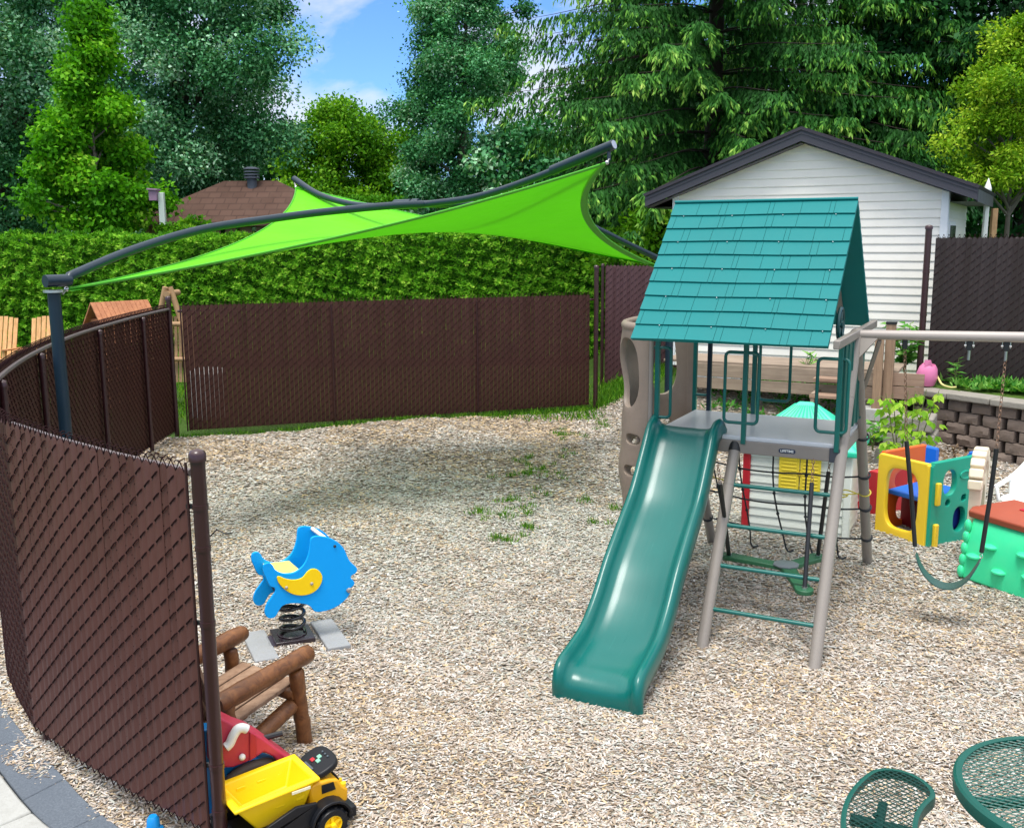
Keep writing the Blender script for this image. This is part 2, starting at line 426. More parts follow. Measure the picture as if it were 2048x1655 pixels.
def make_paving():
    m, nt, out = newmat('blue_grey_paver')
    tc = nt.nodes.new('ShaderNodeTexCoord')
    n1 = noise(nt, 2, 5, .6); n2 = noise(nt, 90, 4, .7)
    c = ramp(nt, n2, [(.3, hx('#4c535c')), (.6, hx('#6d757f')), (.8, hx('#8a9098'))]); c = mix(nt, n1, c, hx('#59616b'))
    principled(nt, out, c, .85, .3, nrm=bumped(nt, n2, .5, .006))
    pts = [W(px, py, -.05) for px, py in [(0, 1409), (58, 1494), (159, 1589), (248, 1655), (330, 1740)]]
    inner = smooth_path([Vector((-4.6, 8.2, 0)), Vector((-4.05, 7.1, 0))]+pts, 4)
    # rows of slabs laid along the curve
    b = MB(); rowd = [0, .24, .86, 1.3]
    def offs(i, d):
        a = inner[max(i-1, 0)]; c_ = inner[min(i+1, len(inner)-1)]; t = (c_-a); t.z = 0; t.normalize(); nn = Vector((-t.y, t.x, 0))
        nn = nn if nn.x < 0 or nn.y < 0 else -nn
        q = inner[i]+nn*d; return Vector((q.x, q.y, terr(q.x, q.y)))
    g = .004
    for r in range(1):
        step = 3
        for i in range(0, len(inner)-step, step):
            A = [offs(k, rowd[r]+g) for k in range(i, i+step+1)]; B = [offs(k, rowd[r+1]-g) for k in range(i+step, i-1, -1)]
            ctr = sum(A+B, Vector())/len(A+B); poly = [ctr+(p-ctr)*.992 for p in A+B]
            b.prism([p+Vector((0, 0, -.04)) for p in poly], (0, 0, .06))
    o = b.build('paving', m, bevel=.006); prop(o, kind='structure')
    b = MB()
    A = [offs(i, .25) for i in range(len(inner))]; B = [offs(i, .44) for i in range(len(inner))]
    for i in range(0, len(inner)-4, 4):
        poly = [A[k] for k in range(i, i+5)]+[B[k] for k in range(i+4, i-1, -1)]
        ctr = sum(poly, Vector())/len(poly); poly = [ctr+(p-ctr)*.99 for p in poly]
        b.prism([p+Vector((0, 0, -.1)) for p in poly], (0, 0, .145))
    o = b.build('kerb', mCONC, bevel=.012); prop(o, kind='structure')
    m2 = plain('asphalt', hx('#5b6068'), .9, .15, 4, .5, 80)
    b = MB(); D2 = [offs(i, .45) for i in range(len(inner))]; E2 = [offs(i, 3.2) for i in range(len(inner))]
    for i in range(len(inner)-1): b.add([D2[i]+Vector((0, 0, .004)), D2[i+1]+Vector((0, 0, .004)), E2[i+1]+Vector((0, 0, .004)), E2[i]+Vector((0, 0, .004))], [(0, 1, 2, 3)])
    o = b.build('path', m2); prop(o, kind='structure')
make_paving()
# ------------------------------------------------------------------ chain link fences with woven slats
def along(path):
    L = [0]
    for a, b in zip(path[:-1], path[1:]): L.append(L[-1]+(b-a).length)
    def at(s):
        s = min(max(s, 0), L[-1])
        for i in range(len(path)-1):
            if s <= L[i+1]+1e-9:
                t = (s-L[i])/max(1e-9, L[i+1]-L[i]); p = path[i].lerp(path[i+1], t); d = (path[i+1]-path[i]).normalized(); return p, d
        return path[-1], (path[-1]-path[-2]).normalized()
    return L[-1], at
def fabric(path, z0, z1, parent, mat, p=.07, gap=.006, knuckle=True, flip=1, label=None, wire_r=.0032, bulge=.008, wmat=None):
    """slats and the wire woven over them; z0, z1 are functions of the share 0..1 along the path"""
    Ltot, at = along(path); n = int(Ltot/p); p = Ltot/n
    sl = MB(); wr = MB(); up = Vector((0, 0, 1))
    for i in range(n):
        s = (i+.5)*p; c, d = at(s); nn = Vector((-d.y, d.x, 0))*flip; t = s/Ltot
        a0, a1 = z0(t), z1(t); hw = (p-gap)/2; tilt = random.uniform(-.003, .003)
        ring = [c-d*hw, c+nn*bulge, c+d*hw, c-nn*bulge]
        tipz = p*.42
        vs = [q+up*a0 for q in ring]+[q+up*(a1-.02)+nn*tilt for q in ring]+[c+up*(a1+tipz-.02)]
        sl.add(vs, [(0, 1, 5, 4), (1, 2, 6, 5), (2, 3, 7, 6), (3, 0, 4, 7), (4, 5, 8), (5, 6, 8), (6, 7, 8), (7, 4, 8), (3, 2, 1, 0)])
        q = p*1.75; ph = .5*(i % 2); k = int((a1-a0)/q)
        for j in range(k):
            z = a0+q*(j+ph)
            if z+q*.5 > a1+.02: continue
            for sgn in (1, -1):
                off = nn*(sgn*(bulge+.0025)); o2 = nn*(sgn*.001)
                e = sgn
                pts = [c-d*(p*.38)*e+up*(z+q*.03)-nn*(sgn*.001), c-d*(p*.27)*e+up*(z+q*.09)+off, c+d*(p*.27)*e+up*(z+q*.38)+off, c+d*(p*.38)*e+up*(z+q*.44)-nn*(sgn*.001)]
                wr.tube(pts, wire_r, 4, cap=False)
        if knuckle:
            zt = a1+.0; e = p*.5
            wr.tube([c-d*e+up*(zt-.02), c+up*(zt+p*.5), c+d*e+up*(zt-.02)], wire_r*.95, 4)
            for sg in (1, -1):
                wr.tube([c+up*(zt+p*.46), c+up*(zt+p*.62)+nn*(sg*.016)+d*random.uniform(-.01, .01), c+up*(zt+p*.5)+nn*(sg*.03)], wire_r*.85, 4)
            zb = a0; wr.tube([c-d*e+up*(zb+.01), c-up*(-zb+p*.4)+nn*.004, c+d*e+up*(zb+.01)], wire_r*.95, 4)
    o = sl.build('slat_fabric', mat, parent, ang=20); wo = wr.build('chain_wire', wmat or mWIRE, o, ang=60)
    return o
def post(parent, p, z0, z1, r=.03, mat=None, cap=True, bands=(), name='post'):
    b = MB(); p = Vector(p)
    b.tube([p+Vector((0, 0, z0)), p+Vector((0, 0, z1))], r, 14)
    for zb in bands: b.tube([p+Vector((0, 0, zb-.012)), p+Vector((0, 0, zb+.012))], r*1.1, 14)
    if cap: b.lathe([(r*1.18, z1-.035), (r*1.18, z1), (r*.95, z1+.014), (r*.4, z1+.022), (.002, z1+.024)], p, None, 14)
    return b.build(name, mat or mPOSTB, parent)
def make_near_fence():
    f = thing('chain_link_fence', 'curved brown slatted fence sweeping round the left side to an end post in front', 'fence', (0, 0, 0))
    # front panel towards the camera
    near = [NEARC, NEARC.lerp(NEARE, .33)+Vector((-.02, -.03, 0)), NEARC.lerp(NEARE, .66)+Vector((-.02, -.03, 0)), NEARE]
    fabric(near, lambda t: .13-.06*t, lambda t: 1.95-.05*t, f, mSLAT, .060, -.007, flip=-1, bulge=.006, wire_r=.0038)
    for a, b_ in ((0, len(CURVE)-1),):
        fabric(CURVE[a:b_+1], lambda t: .06+.07*t, lambda t: 1.93+.02*t, f, mSLATD, .062, -.001, flip=1, wire_r=.0042)
    rail = MB(); pts = [Vector((q.x, q.y, 1.90))+Vector((.03, 0, 0)) for q in CURVE]; rail.tube(pts, .02, 8); rail.build('top_rail', mGREYB, f)
    rail = MB(); rail.tube([Vector((q.x, q.y, 1.92-.05*t))+Vector((.02, .04, 0)) for q, t in zip(near, (0, .33, .66, 1))], .02, 8); rail.build('top_rail', mGREYB, f)
    L, at = along(CURVE)
    for px, k in ((280, 0), (190, 0), (68, 0), (-60, 0)):
        best = min(range(200), key=lambda i: abs(1024+2000*at(L*i/199)[0].x/at(L*i/199)[0].y-px)) if px > 0 else 150
        q, d = at(L*best/199); post(f, q+Vector((.06, -.02, 0)), -.1, 1.86, .03, bands=(.4, 1.0, 1.7))
    post(f, NEARC+Vector((.05, .05, 0)), -.12, 1.9, .03)
    post(f, CORNER+Vector((.03, -.05, 0)), -.1, 2.07, .036, bands=(.3, .9, 1.5))
    e = NEARE+Vector((.068, -.01, 0))
    post(f, e, -.2, 1.97, .034, bands=(.18, .42, 1.15, 1.52, 1.72))
    tb = MB(); tb.tube([NEARE+Vector((.012, -.012, .05)), NEARE+Vector((.012, -.012, 1.93))], .007, 6); tb.build('tension_bar', mPOSTB, f)
    for z in (.42, 1.15, 1.72): lk = MB(); lk.bar(NEARE+Vector((.0, .0, z)), e+Vector((0, 0, z)), .012, .022); lk.build('tension_band', mBLACK, f)
    tie = MB()
    tie.tube([e+Vector((.03, .02, 1.57)), e+Vector((.06, .03, 1.60)), e+Vector((.10, .03, 1.58)), e+Vector((.13, .02, 1.585))], .004, 5); tie.build('cable_tie', mBLACK, f)
mGREYB = plain('dull_grey_rail', hx('#6d6364'), .4, .1, 5, .02, metal=.4)
make_near_fence()
def make_back_fence():
    f = thing('chain_link_fence', 'straight dark brown slatted fence across the back in front of the hedge', 'fence')
    path = [BACKA+Vector((.075, .02, 0)), BACKB-Vector((.09, .03, 0))]
    fabric(path, lambda t: .06, lambda t: 1.95, f, mSLATD, .066, .0020, flip=-1, wire_r=.0042, bulge=.004, wmat=mWIRED)
    for t in (.34, .69): q = BACKA.lerp(BACKB, t); post(f, q+Vector((-.02, .06, 0)), -.1, 1.86, .026)
    for t in (.34, .69):
        q = BACKA.lerp(BACKB, t); b = MB(); b.tube([q+Vector((0, -.02, .06)), q+Vector((0, -.02, 1.9))], .01, 6); b.build('tension_bar', mPOSTB, f)
    r = MB(); r.tube([BACKA+Vector((0, .05, 1.86)), BACKB+Vector((0, .05, 1.86))], .02, 8); r.build('top_rail', mPOSTB, f)
    post(f, BACKB+Vector((.02, -.02, 0)), -.1, 2.42, .04, bands=(.3, .8, 1.3, 1.8))
    b = MB(); b.tube([BACKA+Vector((.06, 0, .05)), BACKA+Vector((.06, 0, 1.95))], .012, 6); b.build('tension_bar', mPOSTB, f)
    # second run, further back
    g = thing('chain_link_fence', 'short reddish brown slatted fence behind the slide tower, left of the white shed', 'fence')
    a, c = Vector((1.74, 18.6, 0)), Vector((4.2, 17.6, 0))
    fabric([a, c], lambda t: .2, lambda t: 2.39, g, mSLATR, .068, -.003, flip=-1, wire_r=.004)
    post(g, a+Vector((-.05, 0, 0)), -.1, 2.4, .03)
    post(g, c+Vector((0, .06, 0)), -.1, 2.4, .03)
    # right-hand run on the terrace
    h = thing('chain_link_fence', 'tall near-black slatted fence standing on the terrace above the stone wall', 'fence')
    a, c = Vector((5.84, 14.2, 0)), Vector((9.4, 13.2, 0))
    fabric([a+Vector((.1, -.02, 0)), c], lambda t: .84, lambda t: 2.88, h, mSLATK, .066, -.003, flip=-1, wire_r=.004)
    post(h, a, .5, 3.03, .045, bands=(1.2, 1.8, 2.4))
    post(h, c, .5, 2.9, .035)
mSLATR = plain('reddish_brown_slat', hx('#4f3032', .9), .5, .15, 3, .12, 90)
mSLATK = plain('blackish_slat', hx('#2b1c19', .75), .55, .2, 3, .12, 90)
make_back_fence()
# ------------------------------------------------------------------ vegetation
def leaf_cloud(centers, radii, per, lsize, lw, up=.5, flat=.75, droop=0.0, jitter=.25, outward=None):
    """leaves scattered in clumps; returns V, F, rnd"""
    n = len(centers); k = per
    C = np.repeat(np.asarray(centers, float), k, 0); R = np.repeat(np.asarray(radii, float), k); m = len(C)
    d = nrmz(RNG.normal(0, 1, (m, 3))); rr = RNG.uniform(0, 1, m)**.55; rr = np.where(RNG.uniform(0, 1, m) < .10, rr*1.55, rr)
    P = C+d*(R*rr)[:, None]*np.array([1, 1, flat])
    Nn = d*.6+np.array([0, 0, up])+RNG.normal(0, .55, (m, 3))
    D = RNG.normal(0, 1, (m, 3))+d*.7; D[:, 2] -= droop
    V, F = cards(P, D, Nn, lsize*RNG.uniform(.6, 1.35, m), lw*RNG.uniform(.7, 1.3, m), .12, .45)
    base = np.repeat(RNG.uniform(.0, 1., n), k)
    rnd = np.clip(base*.5+RNG.uniform(0, 1, m)*.5+RNG.normal(0, jitter*.2, m), 0, 1)
    return V, F, rnd
def crown_points(n, rfun, z0, z1, cx, cy, shell=.55, seed=0, squash=1.0):
    rg = np.random.default_rng(seed); out = []; ph = rg.uniform(0, 6.28, 8)
    while len(out) < n:
        t = rg.uniform(0, 1); a = rg.uniform(0, 2*np.pi); r = rfun(t)
        if rg.uniform(0, 1) > r/1.05: continue
        lump = 1+.16*math.sin(3*a+ph[0]+5*t)+.12*math.sin(5*a+ph[1]-9*t)+.10*math.sin(2*a+ph[2]+14*t)
        q = rg.uniform(0, 1)**(1-shell)
        rad = r*lump*q
        out.append((cx+rad*math.cos(a)*RMAX, cy+rad*math.sin(a)*RMAX*squash, z0+(z1-z0)*t+rg.normal(0, .08)))
    return np.array(out)
def broadleaf(name, label, cat, x, y, zb, z0, z1, rmax, rfun, nclump, crad, per, lsize, lw, mat, seed, bark=None, tr=.16, group=None, limbs=26, lean=(0, 0), droop=.2, flat=.75, shell=.55, up=.5):
    global RMAX; RMAX = rmax
    t = thing(name, label, cat, (x, y, zb), 0, group)
    rg = random.Random(seed)
    C = crown_points(nclump, rfun, z0-zb, z1-zb, 0, 0, shell, seed)
    C[:, 0] += lean[0]*(C[:, 2]/max(.1, z1-zb)); C[:, 1] += lean[1]*(C[:, 2]/max(.1, z1-zb))
    b = MB(); H = (z1-zb)*.86
    ax = [Vector((lean[0]*k/8+rg.gauss(0, .04)*rmax*(k > 0)*.5, lean[1]*k/8+rg.gauss(0, .04)*rmax*(k > 0)*.5, H*k/8-.2*(k == 0))) for k in range(9)]
    b.tube(ax, [tr*(1-.85*k/8)*(1.25 if k == 0 else 1) for k in range(9)], 9)
    order = sorted(range(len(C)), key=lambda i: rg.random())[:limbs]
    for i in order:
        c = Vector(C[i]); hz = max(.12*H, c.z-.45*math.hypot(c.x, c.y)-.2); k = min(7.99, max(0, hz/H*8)); a = ax[int(k)].lerp(ax[int(k)+1], k-int(k))
        mid = a.lerp(c, .5)+Vector((rg.gauss(0, .1), rg.gauss(0, .1), .12*(c-a).length))
        r0 = tr*.42*(1-.75*hz/H)+.012
        b.tube([a, mid, c], [r0, r0*.6, r0*.2], 6)
    b.build('trunk', bark or mBARK, t)
    V, F, r = leaf_cloud(C, crad*np.random.default_rng(seed+5).uniform(.6, 1.25, len(C)), per, lsize, lw, up, flat, droop)
    npmesh('crown', V, F, mat, t, r)
    return t
mMAPLE_S = leafmat('silver_maple_leaf', [(0, hx('#12381c')), (.33, hx('#306e3e')), (.56, hx('#64a672')), (.80, hx('#a4d4ac')), (1, hx('#cfe8d4'))], .25, .4)
mMAPLE_Y = leafmat('young_maple_leaf', [(0, hx('#2c6410')), (.45, hx('#519a18')), (.8, hx('#7cc026')), (1, hx('#b4dc50'))], .42, .4)
mBRIGHT = leafmat('bright_leaf', [(0, hx('#2a5a0e')), (.5, hx('#549018')), (1, hx('#9acb34'))], .4)
mPOPLAR = leafmat('poplar_leaf', [(0, hx('#143f20')), (.38, hx('#367d46')), (.68, hx('#74bc82')), (1, hx('#d8f0d8'))], .28, .38)
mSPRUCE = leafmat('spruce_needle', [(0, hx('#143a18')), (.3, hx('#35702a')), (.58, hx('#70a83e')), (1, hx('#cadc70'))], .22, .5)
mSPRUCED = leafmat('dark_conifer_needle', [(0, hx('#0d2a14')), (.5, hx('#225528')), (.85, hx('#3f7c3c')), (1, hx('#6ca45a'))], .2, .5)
mCEDAR = leafmat('cedar_spray', [(0, hx('#2f6412')), (.4, hx('#55981e')), (.75, hx('#82c030')), (1, hx('#b4dc50'))], .32, .5)
mCEDARY = leafmat('golden_cedar_spray', [(0, hx('#3c6c12')), (.5, hx('#78a820')), (1, hx('#c4da44'))], .35, .5)
mWEED = leafmat('weed_leaf', [(0, hx('#2d6a24')), (.5, hx('#55973c')), (1, hx('#93c465'))], .4, .4)
mSEED = leafmat('seedling_leaf', [(0, hx('#5f9a20')), (.5, hx('#8dbb30')), (1, hx('#b9d75c'))], .45, .4)
oval = lambda t: math.sqrt(max(0, 1-(2*t-1)**2))*.9+.1
def dome(t): return math.sqrt(max(0.02, 1-(max(0, t-.35)/.65)**2))*(.62+.38*min(1, t/.3))
def cone(t): return max(.06, (1-t)**.75)*(.75+.25*min(1, t/.15))
def make_trees():
    broadleaf('silver_maple', 'huge dark silver-green maple filling the upper left corner of the photo', 'tree', -16.4, 33, 0, 2.6, 15.5, 5.0, dome, 210, 1.0, 850, .12, .078, mMAPLE_S, 1, tr=.4, limbs=40)
    broadleaf('silver_maple', 'tall silver maple left of the gap of sky, behind the brown shingle roof', 'tree', -10.15, 32, 0, 2.6, 14.8, 3.75, dome, 210, .88, 850, .118, .076, mMAPLE_S, 2, tr=.36, limbs=44)
    broadleaf('young_maple', 'bright green young maple with an uneven narrow crown rising over the hedge', 'tree', -10.45, 25.4, 0, 3.35, 8.35, 1.5, lambda t: (.55+.45*math.sin(2.4*t+1.0))*(1-.72*t)+.05, 125, .45, 300, .12, .10, mMAPLE_Y, 3, mBARKL, tr=.09, limbs=40, droop=.5, lean=(.25, 0))
    broadleaf('leafy_tree', 'round yellow-green tree in the distance below the gap of sky', 'tree', -7.7, 46, 0, 2.4, 8.75, 2.9, dome, 150, .8, 330, .17, .11, mBRIGHT, 4, tr=.2)
    broadleaf('leafy_tree', 'small yellow-green tree in the distance tucked against the left side of the pale poplar', 'tree', -4.9, 47, 0, 2.4, 7.8, 1.6, dome, 60, .75, 330, .17, .11, mBRIGHT, 5, tr=.16)
    broadleaf('poplar_tree', 'tall narrow blue-green poplar standing alone against the sky', 'tree', -1.85, 34, 0, 2.6, 12.0, 1.9, lambda t: math.sqrt(max(.02, 1-((t-.42)/.6)**2)), 190, .62, 620, .105, .07, mPOPLAR, 6, mBARKL, tr=.2, limbs=44, droop=.4, lean=(.5, 0))
    broadleaf('golden_cedar', 'yellow-green cedar with bare thin trunks at the right edge behind the black fence', 'tree', 9.35, 19.2, .8, 3.7, 6.75, 1.2, lambda t: (1-t)**.6*(.7+.5*min(1, t/.25)), 90, .33, 420, .085, .04, mCEDARY, 7, mBARKL, tr=.07, limbs=40, droop=.1)
    broadleaf('dark_tree', 'dark green broadleaf tree right of the shed gable, beneath the spruces', 'tree', 10.9, 25.5, 0, 2.5, 12.5, 3.2, dome, 170, .9, 260, .18, .11, mSPRUCED, 8, tr=.24)
    broadleaf('dark_tree', 'dark green tree behind the sail beam, between the poplar and the big spruce', 'tree', .9, 33, 0, 2.4, 6.6, 2.0, dome, 90, .8, 240, .18, .12, mPOPLAR, 9, tr=.18)
    broadleaf('cedar_shrub', 'bushy green shrub peeping over the fence between the green sail and the shed', 'shrub', 2.95, 20.6, 0, 1.6, 3.55, 1.05, dome, 60, .36, 260, .12, .08, mBRIGHT, 10, tr=.05, limbs=12)
    broadleaf('bush', 'small lime green bush on top of the hedge in front of the brown shingle roof', 'shrub', -7.75, 24.2, 0, 2.3, 3.3, .6, dome, 22, .3, 220, .12, .08, mBRIGHT, 12, tr=.03, limbs=8)
    broadleaf('dark_tree', 'dark tree seen between the spruce limbs above the left slope of the shed roof', 'tree', 5.8, 31, 0, 2.2, 9.5, 3.3, dome, 150, .9, 240, .2, .13, mSPRUCED, 13, tr=.2)
make_trees()
def spruce(name, label, x, y, z0, z1, rmax, whorls, seed, mat, per=7, dens=1.0, droop=1.0, zb=0, face=None, size=1.0):
    rg = random.Random(seed); t = thing(name, label, 'tree', (x, y, zb))
    b = MB(); b.tube([Vector((0, 0, -.2)), Vector((.05, 0, (z1-zb)*.5)), Vector((0, 0, z1-zb))], [.26, .17, .02], 10)
    P = []; D = []; Nn = []; L = []; Wd = []; Rn = []
    for w in range(whorls):
        f = w/(whorls-1); z = z0-zb+(z1-z0)*f**1.05; Lb = rmax*(1-f)**.72*rg.uniform(.85, 1.1)+.25
        for k in range(per):
            a = 2*math.pi*(k+rg.random()*.8)/per+w*.9; dx, dy = math.cos(a), math.sin(a); Lk = Lb*rg.uniform(.6, 1.12)
            if face is not None and dx*face[0]+dy*face[1] < -.35: continue      # keep the side that can be seen dense
            br = rg.random(); pts = []
            for i in range(9):
                s = i/8; pts.append(Vector((dx*Lk*s, dy*Lk*s, z+Lk*(.10*s-.42*droop*s*s+.22*droop*s**3.2))))
            b.tube(pts[:8], [.03*(1-.95*i/8)*(.5+.5*(1-f)) for i in range(8)], 5)
            nt_ = int(Lk*15*dens)+4; side = Vector((-dy, dx, 0))
            for i in range(nt_):
                s = .14+.86*i/(nt_-1); q = s*8; i0 = min(7, int(q)); p = pts[i0].lerp(pts[i0+1], q-i0)
                sg = 1 if i % 2 else -1
                tl = (.24+.36*(1-abs(s-.55)*1.3))*rg.uniform(.6, 1.2)*min(1, Lk/2.2)
                td = (Vector((dx, dy, 0))*rg.uniform(.45, .95)+side*sg*rg.uniform(.55, 1.0)+Vector((0, 0, -rg.uniform(.3, 1.5)*droop))).normalized()
                ns = max(3, int(tl/.075)); tone = .5*br+.5*rg.random()
                for j in range(ns):
                    sj = (j+.6)/ns; pp = p+td*tl*sj+Vector((0, 0, -.22*tl*sj*sj*droop))
                    for _ in range(3):
                        dd = td*rg.uniform(.3, 1.1)+Vector((rg.gauss(0, .38), rg.gauss(0, .38), -rg.uniform(.2, 1.3)*droop))
                        P.append(pp); D.append(dd); Nn.append((rg.gauss(0, .5)+dx*.4, rg.gauss(0, .5)+dy*.4, 1)); L.append(rg.uniform(.08, .17)*size); Wd.append(rg.uniform(.026, .044)*size)
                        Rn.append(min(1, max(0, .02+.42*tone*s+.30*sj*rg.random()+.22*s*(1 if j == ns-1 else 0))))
    b.build('trunk', mBARK, t)
    V, F = cards(np.array([tuple(p) for p in P]), np.array([tuple(d) for d in D]), np.array(Nn), np.array(L), np.array(Wd), .2, .5)
    npmesh('crown', V, F, mat, t, Rn)
    return t
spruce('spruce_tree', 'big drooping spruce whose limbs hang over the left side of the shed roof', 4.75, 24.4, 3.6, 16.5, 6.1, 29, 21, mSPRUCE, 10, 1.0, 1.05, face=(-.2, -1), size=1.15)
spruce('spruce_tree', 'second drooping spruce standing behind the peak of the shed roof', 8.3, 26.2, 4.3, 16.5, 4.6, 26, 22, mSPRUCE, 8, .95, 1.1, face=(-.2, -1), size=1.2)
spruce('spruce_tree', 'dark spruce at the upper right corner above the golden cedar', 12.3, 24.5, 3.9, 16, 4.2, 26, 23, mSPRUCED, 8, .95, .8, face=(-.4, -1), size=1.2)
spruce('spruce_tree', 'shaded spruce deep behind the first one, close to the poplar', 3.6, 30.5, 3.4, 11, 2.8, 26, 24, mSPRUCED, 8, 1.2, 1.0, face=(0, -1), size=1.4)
def make_hedge():
    t = thing('cedar_hedge', 'long clipped green cedar hedge running behind the back fence', 'hedge', (0, 0, 0))
    y0 = 23.0; b = MB()
    xs = [-15+.5*i for i in range(42)]
    top = lambda x: 2.95+.03*math.sin(x*1.1)+.03*math.sin(x*2.7+1)+.08*sstep(-8, -4, x)
    for a, c in zip(xs[:-1], xs[1:]):
        za, zc = top(a)-.16, top(c)-.16
        b.add([(a, y0+.22, -.1), (c, y0+.22, -.1), (c, y0+1.2, -.1), (a, y0+1.2, -.1), (a, y0+.22, za), (c, y0+.22, zc), (c, y0+1.2, zc), (a, y0+1.2, za)], [(0, 1, 5, 4), (4, 5, 6, 7), (2, 3, 7, 6)])
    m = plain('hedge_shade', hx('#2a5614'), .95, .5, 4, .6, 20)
    b.build('trunk', m, t)  # solid inner core of the hedge, inside shade put into its dark green
    n = 64000; x = RNG.uniform(-14.8, 5.4, n); fr = RNG.uniform(0, 1, n) < .82
    tz = np.array([top(v) for v in x]); z = np.where(fr, tz*RNG.uniform(.06, 1, n), tz); y = np.where(fr, y0, y0+RNG.uniform(0, 1.1, n))
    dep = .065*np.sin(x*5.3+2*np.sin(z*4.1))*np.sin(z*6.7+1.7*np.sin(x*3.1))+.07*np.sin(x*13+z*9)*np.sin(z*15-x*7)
    y = np.where(fr, y+dep-.05, y); z = np.where(fr, z, z+dep-.04)
    C = np.stack([x, y, z], 1)
    # every spray is a little fan of three blades
    Ps = []; Ds = []; Ns = []; Ls = []; Ws = []; Rs = []
    base = np.stack([RNG.normal(0, .75, n), np.where(fr, -.55, -.1)+RNG.normal(0, .25, n), np.where(fr, .35, .8)+RNG.normal(0, .5, n)], 1); base = nrmz(base)
    Nf = nrmz(np.stack([RNG.normal(0, .5, n), np.where(fr, -.8, -.2)+RNG.normal(0, .3, n), np.where(fr, .5, .9)+RNG.normal(0, .3, n)], 1))
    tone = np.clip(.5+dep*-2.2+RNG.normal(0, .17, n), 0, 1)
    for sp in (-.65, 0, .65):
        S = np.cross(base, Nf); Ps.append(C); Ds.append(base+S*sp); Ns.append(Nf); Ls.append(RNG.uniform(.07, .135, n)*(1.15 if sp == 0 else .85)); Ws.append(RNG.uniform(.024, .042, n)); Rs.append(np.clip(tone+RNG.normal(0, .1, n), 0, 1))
    V, F = cards(np.concatenate(Ps), np.concatenate(Ds), np.concatenate(Ns), np.concatenate(Ls), np.concatenate(Ws), .15, .55)
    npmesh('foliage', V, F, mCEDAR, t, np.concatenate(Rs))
    # a second clipped hedge in the distance
    t2 = thing('cedar_hedge', 'distant flat-topped hedge just above the bend of the sail beams', 'hedge', (0, 0, 0))
    b = MB(); b.box((-4.2, 38.6, 2), (11, 1.0, 4.2)); b.build('trunk', m, t2)  # same core for the far hedge, shade in its colour
    n = 6000; x = RNG.uniform(-9.8, 1.4, n); fr = RNG.uniform(0, 1, n) < .7; z = np.where(fr, RNG.uniform(2, 4.25, n), 4.2)
    C = np.stack([x, np.where(fr, 38.0, 38+RNG.uniform(0, 1.1, n)), z+RNG.normal(0, .05, n)], 1)
    V, F, r = leaf_cloud(C, np.full(n, .16), 4, .2, .08, .4)
    npmesh('foliage', V, F, mCEDAR, t2, r*.6)
make_hedge()
def make_woods():
    C = []; R = []
    for _ in range(420):
        x = RNG.uniform(-36, 40); y = RNG.uniform(52, 60)
        C.append((x, y, RNG.uniform(.5, 4.6+1.2*math.sin(x*.4)+(5 if x > 4 else 0)+(4 if x < -12 else 0)))); R.append(RNG.uniform(1.3, 2.2))
    V, F, r = leaf_cloud(np.array(C), R, 240, .42, .28, .5)
    o = npmesh('far_woods', V, F, mSPRUCED, None, r); prop(o, 'dark mass of woods closing the view behind the gardens', 'woods', kind='stuff')
make_woods()
def plant(name, label, cat, p, h, stems, leaves, lsize, lw, mat, spread=.12, droop=.5, seed=0, group=None):
    rg = random.Random(seed); t = thing(name, label, cat, p, 0, group); b = MB(); P = []; D = []; Nn = []; L = []; Wd = []
    for s in range(stems):
        a = rg.random()*6.28; dx, dy = math.cos(a)*spread*rg.uniform(.3, 1.3), math.sin(a)*spread*rg.uniform(.3, 1.3); hh = h*rg.uniform(.65, 1.05)
        pts = [Vector((dx*.2*k/4+dx*.8*(k/4)**2, dy*.2*k/4+dy*.8*(k/4)**2, hh*k/4)) for k in range(5)]
        b.tube(pts, [.008*(1-.7*k/4)*max(1, h) for k in range(5)], 5)
        for i in range(leaves):
            q = (.25+.75*(i+rg.random())/leaves)*4; i0 = min(3, int(q)); pp = pts[i0].lerp(pts[i0+1], min(1, q-i0)); aa = rg.random()*6.28
            d = Vector((math.cos(aa), math.sin(aa), rg.uniform(-droop, .5)))
            P.append(pp); D.append(d); Nn.append((rg.gauss(0, .4), rg.gauss(0, .4)-.3, 1)); L.append(lsize*rg.uniform(.6, 1.3)); Wd.append(lw*rg.uniform(.7, 1.2))
    b.build('stem', mSTEM, t)
    V, F = cards(np.array([tuple(p_) for p_ in P]), np.array([tuple(d) for d in D]), np.array(Nn), np.array(L), np.array(Wd), .22, .42)
    npmesh('leaves', V, F, mat, t, RNG.uniform(0, 1, len(F)))
    return t
mSTEM = plain('green_stem', hx('#5d6a34'), .7, .2, 10, 0)
